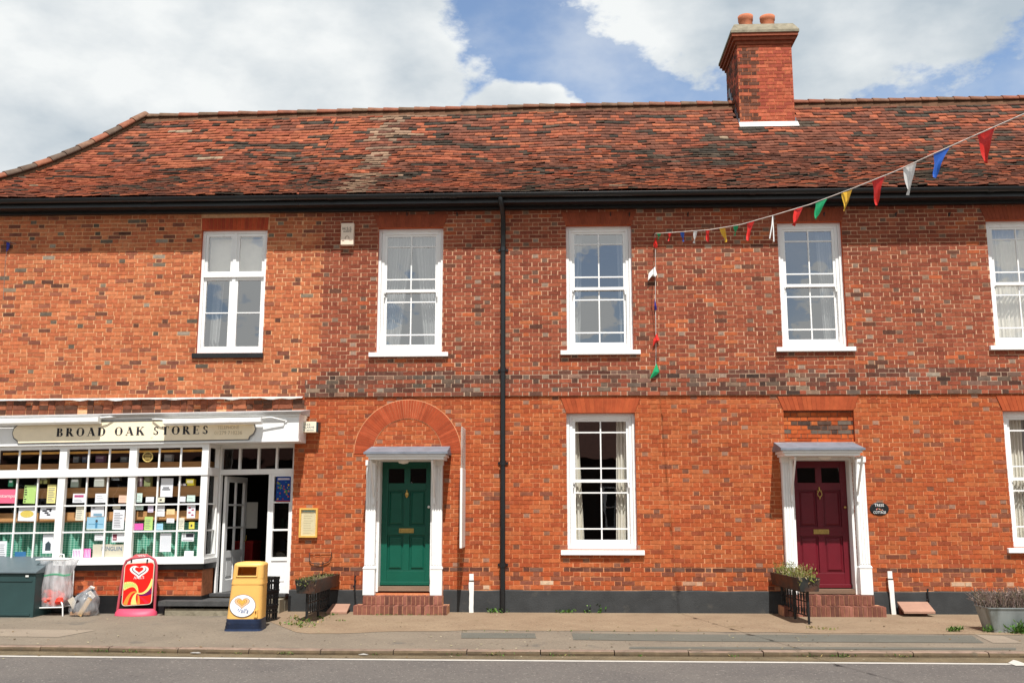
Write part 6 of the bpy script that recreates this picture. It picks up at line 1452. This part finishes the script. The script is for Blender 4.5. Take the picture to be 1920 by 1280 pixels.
# alarm boxes
p0, p1 = at(560, 810, -.2), at(593, 790, -.2); mb = MB(); mb.box(p0.x, p1.x, -.2, -.003, p0.z, p1.z); ab = mb.build('alarm_box', mat('cream_plastic', P(240, 230, 206, .95), .45, 3, .04), None, bevel=.004); tag(ab, 'shallow cream alarm box at the right end of the white fascia', 'alarm box', None)
mb = MB(); mb.box(p1.x+.001, p1.x+.03, -.19, -.003, p0.z+.005, p1.z-.005); mb.build('lamp', mat('dark_box_side', (.01, .03, .04), .3), ab)  # dark slab forming the alarm box's right side, not a lamp
grey_ink = mat('grey_ink', P(120, 140, 150), .6)
text('H.S.S.', (p0.x+p1.x)/2, p0.z+.115, -.2015, .03, 'lettering', grey_ink, ab, .1); text('ALARMS', (p0.x+p1.x)/2+.02, p0.z+.07, -.2015, .03, 'lettering', grey_ink, ab, .19); text('0371 850000', (p0.x+p1.x)/2, p0.z+.025, -.2015, .022, 'lettering', grey_ink, ab, .22)
p0, p1 = at(638.5, 459, -.1), at(663.5, 418, -.1); mb = MB(); mb.box(p0.x, p1.x, -.1, -.003, p0.z, p1.z); ab = mb.build('alarm_box', mat('faded_cream_plastic', P(236, 214, 192, .95), .5, 3, .06, stain=(P(206, 176, 150), 4, .62)), None, bevel=.006); tag(ab, 'upright cream alarm box lettered H.S.S. high on the wall under the eaves', 'alarm box')
bi = mat('brown_black_ink', P(58, 46, 36), .6); xm = (p0.x+p1.x)/2; hh = p1.z-p0.z
text('H.S.S.', xm, p0.z+hh*.68, -.1015, .052, 'lettering', bi, ab, .165); text('ALARMS', xm, p0.z+hh*.58, -.1015, .026, 'lettering', bi, ab, .14)
mb = MB(); mb.box(p0.x+.02, p0.x+.065, -.1012, -.1001, p0.z+hh*.17, p0.z+hh*.20); mb.box(p0.x+.15, p0.x+.195, -.1012, -.1001, p0.z+hh*.19, p0.z+hh*.21); mb.tube([(xm+.035*cos(q*pi/8), -.1, p0.z+hh*.27+.05*sin(q*pi/8)) for q in range(9)], .004, 4); mb.build('lettering', mat('tan_ink', P(150, 116, 90), .6), ab)
# house name plaque
p = at(1649, 953.5, -.02); rx_, rz_ = at(1667, 953, -.02).x-p.x, p.z-at(1649, 966, -.02).z; mb = MB(); el_ = lambda k, y: [(p.x+rx_*k*cos(2*pi*i/40), y, p.z+rz_*k*sin(2*pi*i/40)) for i in range(40)]
mb.loft([el_(.98, -.002), el_(1.0, -.01), el_(.97, -.018), el_(.9, -.0185)]); pq = mb.build('house_plaque', M['gutter'], None); tag(pq, 'black oval house name plaque right of the maroon door reading TRESS COTTAGE', 'plaque')
text('TRESS', p.x, p.z+.038, -.0195, .042, 'lettering', M['white'], pq, .15); text('COTTAGE', p.x, p.z-.075, -.0195, .04, 'lettering', M['white'], pq, .20)
mb = MB()
for q in range(7): a = q*.9; mb.prism([(p.x+(q-3)*.016+.010*cos(b), p.z-.008+.012*sin(a)+.010*sin(b)) for b in [k*pi/4 for k in range(8)]], -.0215+.0002*q, -.0185, [P(230, 170, 170), P(200, 90, 70), P(120, 130, 80)][q % 3])
mb.build('motif', M['paper'], pq)
# projecting hanging sign seen edge on
zt_, zm_, zb_ = at(868, 805).z, at(868, 880).z, at(868, 1025, -.1).z; xs_ = at(871, 950).x
mb = MB(); mb.box(xs_-.018, xs_+.018, -.62, -.03, zb_, zm_); hs = mb.build('projecting_sign', M['white_old'], None, bevel=.003); tag(hs, 'narrow white board projecting edge on from the brick wall right of the green door', 'sign')
mb = MB(); mb.box(xs_-.012, xs_+.012, -.6, -.03, zm_+.002, zt_); mb.build('clear_panel', film('cloudy_plastic', (.75, .72, .66), .5, .3), hs)
mb = MB(); mb.box(xs_-.03, xs_-.019, -.035, -.001, zb_+.05, zm_-.03); mb.tube([(xs_-.02, -.04, zt_+.0), (xs_-.02, -.04, zm_)], .006, 6); mb.build('wall_strip', M['white_old'], hs)
# marker posts
def post(pt, pb2, y, lab):
    a, b = at(*pt, y), gp(*pb2); b = Vector((at(pb2[0], 1120, y).x+(0), y, 0)); a.y = y; mb = MB(); rings = []; n = 8
    for k in range(n+1):
        t = k/n; x = b.x+(a.x-b.x)*t+.006*nz(t*5, pt[0]); z = gz(y)+(a.z)*t; w = .035+(.006 if .55 < t < .8 else 0); rings.append([(x-w, y-.012, z), (x+w, y-.012, z), (x+w, y+.012, z), (x-w, y+.012, z)])
    mb.loft(rings, sm=False); o = tag(mb.build('marker_post', M['white_old'], None), lab, 'post', 'white posts against the plinth')
    t = .82; x = b.x+(a.x-b.x)*t; z = gz(y)+a.z*t; m_ = MB(); m_.box(x-.04, x+.04, y-.017, y+.015, z-.008, z+.008); m_.build('black_band', M['gutter'], o)
post((884, 1075), (884, 1146), -.075, 'short white post standing upright by the plinth left of the downpipe'); post((1668, 1070), (1674, 1143), -.075, 'short white post leaning to the left by the maroon door steps')
# terracotta hatch slabs leaning at the wall
SLB = mat('slab', P(206, 160, 136, .56), .85, 5, .12, .4, 60)
for tl, tr, bl_, br_, lab in (((624, 1131), (657, 1130), (611, 1151), (650, 1151), 'tilted terracotta slab beside the green door steps'), ((1682, 1127), (1739, 1127), (1695, 1145.5), (1754, 1145.5), 'tilted terracotta slab right of the maroon door steps')):
    yb, yf_ = -.09, -.40; a, b = at(*tl, yb), at(*tr, yb); c_, d_ = at(*bl_, yf_), at(*br_, yf_); mb = MB()
    zf_ = max(c_.z, .035); mb.hexa([(c_.x, yf_, zf_-.035), (d_.x, yf_, zf_-.035), (d_.x, yf_, zf_), (c_.x, yf_, zf_), (a.x, yb, a.z-.035), (b.x, yb, a.z-.035), (b.x, yb, a.z), (a.x, yb, a.z)])
    o = tag(mb.build('hatch_slab', SLB, None, bevel=.003), lab, 'slab', 'tilted terracotta slabs at the foot of the wall')
    m_ = MB(); m_.box(a.x+.03, b.x-.03, yb-.02, -.037, -.02, a.z-.05); m_.build('brick_support', M['brick'], o) if False else None
    m_ = MB(); m_.box(a.x+.03, a.x+.09, -.14, -.045, -.01, a.z-.06, P(120, 70, 56)); m_.box(b.x-.09, b.x-.03, -.14, -.045, -.01, a.z-.06, P(120, 70, 56)); m_.build('brick_prop', M['brick'], o)
# iron stakes by the steps
for px, y0, y1, lab in ((665.5, 1080, 1136, 'thin black iron stake left of the green door steps'), (1739, 1105, 1128, 'short black iron bar behind the right hand slab')):
    a, b = at(px, y0, -.06), at(px+(1.5 if px < 1000 else 3), y1, -.06); mb = MB(); mb.tube([(a.x, -.06, a.z), ((a.x+b.x)/2-.008, -.065, (a.z+b.z)/2), (b.x, -.06, b.z if px < 1000 else b.z)], .013, 7); mb.tube([(a.x-.0, -.06, a.z-.16), (a.x-.02, -.045, a.z-.16)], .018, 6); mb.tube([(a.x, -.06, a.z-.005), (a.x+.012, -.06, a.z+.012)], .017, 6)
    tag(mb.build('iron_stake', M['iron'], None), lab, 'stake')
# wire hoop on the pier
mb = MB(); q = [at(px, py, -.03) for px, py in ((580, 1036), (580.5, 1050), (584, 1055), (604, 1057), (616, 1053), (621, 1044), (622, 1035))]; mb.tube(q, .008, 6); mb.tube([q[0], q[-1]], .005, 6); p_ = at(605, 1054, -.03); mb.tube([p_, (p_.x, -.001, p_.z)], .012, 6); mb.tube([p_, (p_.x, -.02, p_.z-.17)], .004, 5); tag(mb.build('wire_hoop', M['rust'], None), 'rusty wire hoop fixed to the brick pier above the left planter', 'hook')
# galvanised trough on the right
p0 = gp(1862, 1186); gy = p0.y; ztg = at(1900, 1139, gy-.02).z; xl_t, xl_b = at(1852, 1139, gy).x, at(1865, 1184, gy).x; gz0 = gz(gy)
mb = MB(); x1_ = xl_t+1.5
def rg(z, xa, xb, ya, yb): return rrect((xa+xb)/2, (ya+yb)/2, (xb-xa)/2, (yb-ya)/2, .03, z, 3)
mb.loft([rg(gz0, xl_b, x1_-.1, gy+.04, gy+.40), rg(ztg-.015, xl_t, x1_, gy-.02, gy+.46), rg(ztg-.013, xl_t-.012, x1_+.012, gy-.032, gy+.472), rg(ztg, xl_t-.012, x1_+.012, gy-.032, gy+.472), rg(ztg, xl_t+.012, x1_-.01, gy-.005, gy+.445), rg(ztg-.06, xl_t+.02, x1_-.02, gy+.0, gy+.44)], sm=False)
o = tag(mb.build('metal_trough', mat('galvanised_metal', (.3, .33, .33), .5, 4, .25, .1, 20, metal=.35, stain=((.16, .17, .15), 3, .52), stretch=(1, 1, .3)), None), 'galvanised metal trough of lavender at the right edge', 'trough')
mb = MB(); mb.poly(rg(ztg-.035, xl_t+.02, x1_-.02, gy+.0, gy+.44)); mb.build('soil', M['soil'], o)
mb = MB(); LV = [(.2, .13, .11), (.24, .165, .13), (.16, .11, .1), (.14, .12, .07), (.28, .21, .18)]
for _ in range(900):
    x = rng.uniform(xl_t+.0, x1_-.05); yy_ = gy+rng.uniform(.02, .42); hgt = rng.uniform(.14, .3); dx = rng.gauss(0, .06)-.12*max(0, .25-(x-xl_t))*3; dy_ = rng.gauss(-.03, .06); p = Vector((x, yy_, ztg-.04)); q = p+Vector((dx, dy_, hgt)); c_ = jit(rng.choice(LV), .2); mb.tube([p, (p+q)/2+Vector((-dx*.2, 0, .02)), q], [.003, .003, .002], 3, c_, cap=False)
    for k in range(2): leaf(mb, p+(q-p)*rng.uniform(.75, 1), .035, c_)
tag(mb.build('lavender', M['leaf'], None), 'dead brown lavender stalks in the metal trough at the right edge', 'plant')
tuft('grass', [(xl_t+.35+i*.1+rng.uniform(-.04, .04), gy-.06+rng.uniform(-.05, .03), gz(gy), .9) for i in range(13)]+[(xl_t-.0, gy+.05, gz(gy), .5), (at(1800, 1180, gy).x, gy+.1, gz(gy), .4), (at(1788, 1180, gy).x, gy+.1, gz(gy), .3)], GRN+[(.1, .24, .03)], None, None, r=.1, n=60, h=.12, sx=.09, kind='stuff')
tag(bpy.data.objects['grass.002'] if 'grass.002' in bpy.data.objects else o, None)

# ------------------------------------------------------------------ bunting
BC = dict(r=P(226, 44, 34, .85), g=P(20, 160, 100, .85), b=P(40, 100, 200, .85), w=P(238, 236, 232, .9), y=P(240, 190, 60, .85), v=P(50, 60, 160, .85))
CL = {k: mat('flag_'+n, BC[k], .55, 8, .08, .1, 30) for k, n in (('r', 'red'), ('g', 'green'), ('b', 'blue'), ('w', 'white'), ('y', 'yellow'), ('v', 'violet'))}
spts = [(1228, 438), (1260, 436), (1330, 431), (1390, 421), (1450, 404), (1520, 383), (1600, 353), (1680, 321), (1750, 289), (1840, 249), (1920, 214), (2040, 156), (2200, 72), (2400, -40)]
def spx(x):
    for a, b in zip(spts, spts[1:]):
        if x <= b[0]: return a[1]+(b[1]-a[1])*(x-a[0])/(b[0]-a[0])
    return spts[-1][1]
def sdepth(x): return 1/((1/16.75)+(1/8.4-1/16.75)*(x-1228)/692)
def SP(x): return depth_pt(x, spx(x), sdepth(x))
mb = MB(); q = []
for a, b in zip(spts, spts[1:]):
    for k in range(4): x = a[0]+(b[0]-a[0])*k/4; q.append(SP(x))
q[0] = at(1228, 438, -.03); mb.tube(q, .006, 5)
qv = [at(1228, 438, -.03), at(1229, 480, -.035), at(1229, 560, -.03), at(1230, 650, -.03), at(1229, 700, -.03)]
mb.tube(qv, .005, 5); bun = mb.build('bunting', mat('white_cord', P(226, 214, 204, .9), .8), None, origin=tuple(at(1228, 438, 0))); tag(bun, 'string of coloured triangular pennants running from the wall out over the street', 'bunting')
mb = MB(); p_ = at(1228, 438); mb.tube([(p_.x, 0, p_.z), (p_.x, -.04, p_.z)], .008, 6); mb.tube([(p_.x, -.035, p_.z), (p_.x-.06, -.04, p_.z-.05)], .005, 5); mb.build('hook', M['iron'], bun)
def flag(x, col, tip, wd=.16, hgt=.30, twist=0.0):
    """tip: photo pixel of the flag's point; hangs from the string around pixel x"""
    d = sdepth(x); w = wd*1.45/2*F_PX/d; a, b = SP(x-w*.5), SP(x+w*.5); t = depth_pt(tip[0], tip[1], d); n = 9; L_, R_ = [], []; mbf = MB(); c = None
    nrm = (b-a).cross(t-a).normalized()
    rows = []
    for i in range(n+1):
        u = i/n; l = a.lerp(t, u); r_ = b.lerp(t, u); row = []
        for k in range(4): v = k/3; p = l.lerp(r_, v)+nrm*(.02*sin(u*5+v*3+x)*u+twist*.015*sin(v*pi)*1.0); row.append(p)
        rows.append(row)
    for i in range(n):
        for k in range(3): mbf.poly([rows[i+1][k], rows[i+1][k+1], rows[i][k+1], rows[i][k]], sm=True)
    mbf.build('pennant', CL[col], bun)
for x, c, tip, w, tw in ((1236, 'g', (1235, 449), .10, 0), (1256, 'r', (1254, 452), .1, 1), (1279, 'b', (1281, 453), .09, 0), (1304, 'w', (1301, 456), .08, 0), (1327, 'r', (1326, 453), .10, 1), (1354, 'y', (1361, 454), .12, 1), (1380, 'g', (1378, 442), .10, 0), (1408, 'r', (1401, 451), .15, 1),
                      (1498, 'r', (1487, 423), .16, 1), (1541, 'g', (1528, 411), .2, 0), (1588, 'y', (1582, 396), .17, 2), (1647, 'r', (1643, 385), .19, 0), (1706, 'w', (1702, 366), .19, 1), (1766, 'b', (1752, 333), .22, 0), (1849, 'r', (1846, 305), .22, 1), (2000, 'y', (1996, 240), .22, 0), (2130, 'g', (2122, 190), .22, 0)):
    flag(x, c, tip, w, .3, tw)
mb = MB(); p = SP(1449)
for dx, l in ((-.05, .3), (.0, .34)): mb.tube([p, p+Vector((dx*.3, 0, -l*.4)), p+Vector((dx, .01, -l))], .008, 5)
mb.build('tied_end', M['white'], bun)
def rag(pts, y, col):
    mbf = MB(); c = [at(px, py, y-.02*((i*37) % 5)/4) for i, (px, py) in enumerate(pts)]; m_ = sum(c, Vector())/len(c); m_.y -= .035
    for i in range(len(c)): mbf.poly([c[i], c[(i+1) % len(c)], m_])
    mbf.build('pennant', CL[col], bun)
rag([(1229, 443), (1232, 455), (1233, 463), (1229, 466), (1225, 462), (1227, 450)], -.04, 'r'); rag([(1228, 500), (1232, 515), (1229, 519), (1222, 518), (1215, 526), (1216, 513)], -.06, 'w'); rag([(1228, 560), (1231, 575), (1232, 580), (1228, 582), (1227, 572)], -.04, 'v')
rag([(1231, 625), (1237, 638), (1229, 643), (1224, 650), (1225, 638)], -.04, 'r'); rag([(1231, 681), (1237, 697), (1229, 704), (1218, 711), (1225, 694)], -.06, 'g')
mb = MB(); mb.tube([at(-30, 441, -.02), at(30, 457, -.02)], .005, 5); mb.tube([at(15, 453, -.02), at(10, 490, -.02), at(6, 560, -.015)], .004, 4)
b2 = tag(mb.build('bunting_end', mat('grey_cord', P(170, 150, 140), .8), None), 'short cord with one violet pennant on the wall at the far left under the eaves', 'bunting'); rag([(12, 454), (19, 456), (17, 466), (12, 472)], -.03, 'v'); bpy.data.objects['pennant.%03d' % max(int(o.name.split('.')[1]) for o in bpy.data.objects if o.name.startswith('pennant.'))]['moved'] = 1
lastp = [o for o in bpy.data.objects if o.get('moved')][0]; wv = base_of(bun)-base_of(b2)
for v in lastp.data.vertices: v.co += wv
lastp.parent = b2; del lastp['moved']

# ------------------------------------------------------------------ the far side of the street (seen only in the windows)
op = empty('brick_house', (0, -26, -.2), 'low brick house across the road, mirrored in the ground floor windows', 'house')
mb = MB(); mb.box(-24, 24, -29, -22.5, -.3, 3.6, P(74, 62, 56)); mb.build('wall', M['brick'], op)
mb = MB(); mb.hexa([(-24.4, -22.2, 3.6), (-24.4, -29.3, 3.6), (-24.4, -25.9, 5.8), (-24.4, -25.6, 5.8), (24.4, -22.2, 3.6), (24.4, -29.3, 3.6), (24.4, -25.9, 5.8), (24.4, -25.6, 5.8)], P(110, 66, 52)); mb.build('roof', M['tile'], op)
for i in range(12):
    x = -21+i*3.8; mb = MB(); ring(mb, x, x+1.1, .9, 2.5, .08, -22.5, -22.42); mb.box(x+.08, x+1.02, -22.49, -22.44, 1.68, 1.74); mb.box(x+.53, x+.57, -22.49, -22.44, .98, 2.42); mb.build('window', M['white'], op)
    m_ = MB(); m_.box(x+.08, x+1.02, -22.499, -22.47, .98, 2.42); m_.build('pane', M['dark'], op)
strip('far_pavement', -40, 40, lambda x: -22.5, lambda x: -17.6, 0, M['path'], 20, step=-.12)

for px in (857, 1145, 1180, 1290, 1545, 1680, 1780, 763):
    p = at(px, 402, -.02); mb = MB(); mb.tube([(p.x, -.001, p.z), (p.x, -.06, p.z), (p.x, -.07, p.z+.03)], .006, 5); mb.tube([(p.x, -.012, p.z-.03), (p.x, -.012, p.z+.03)], .012, 5); mb.build('wall_hook', M['iron'], terr)
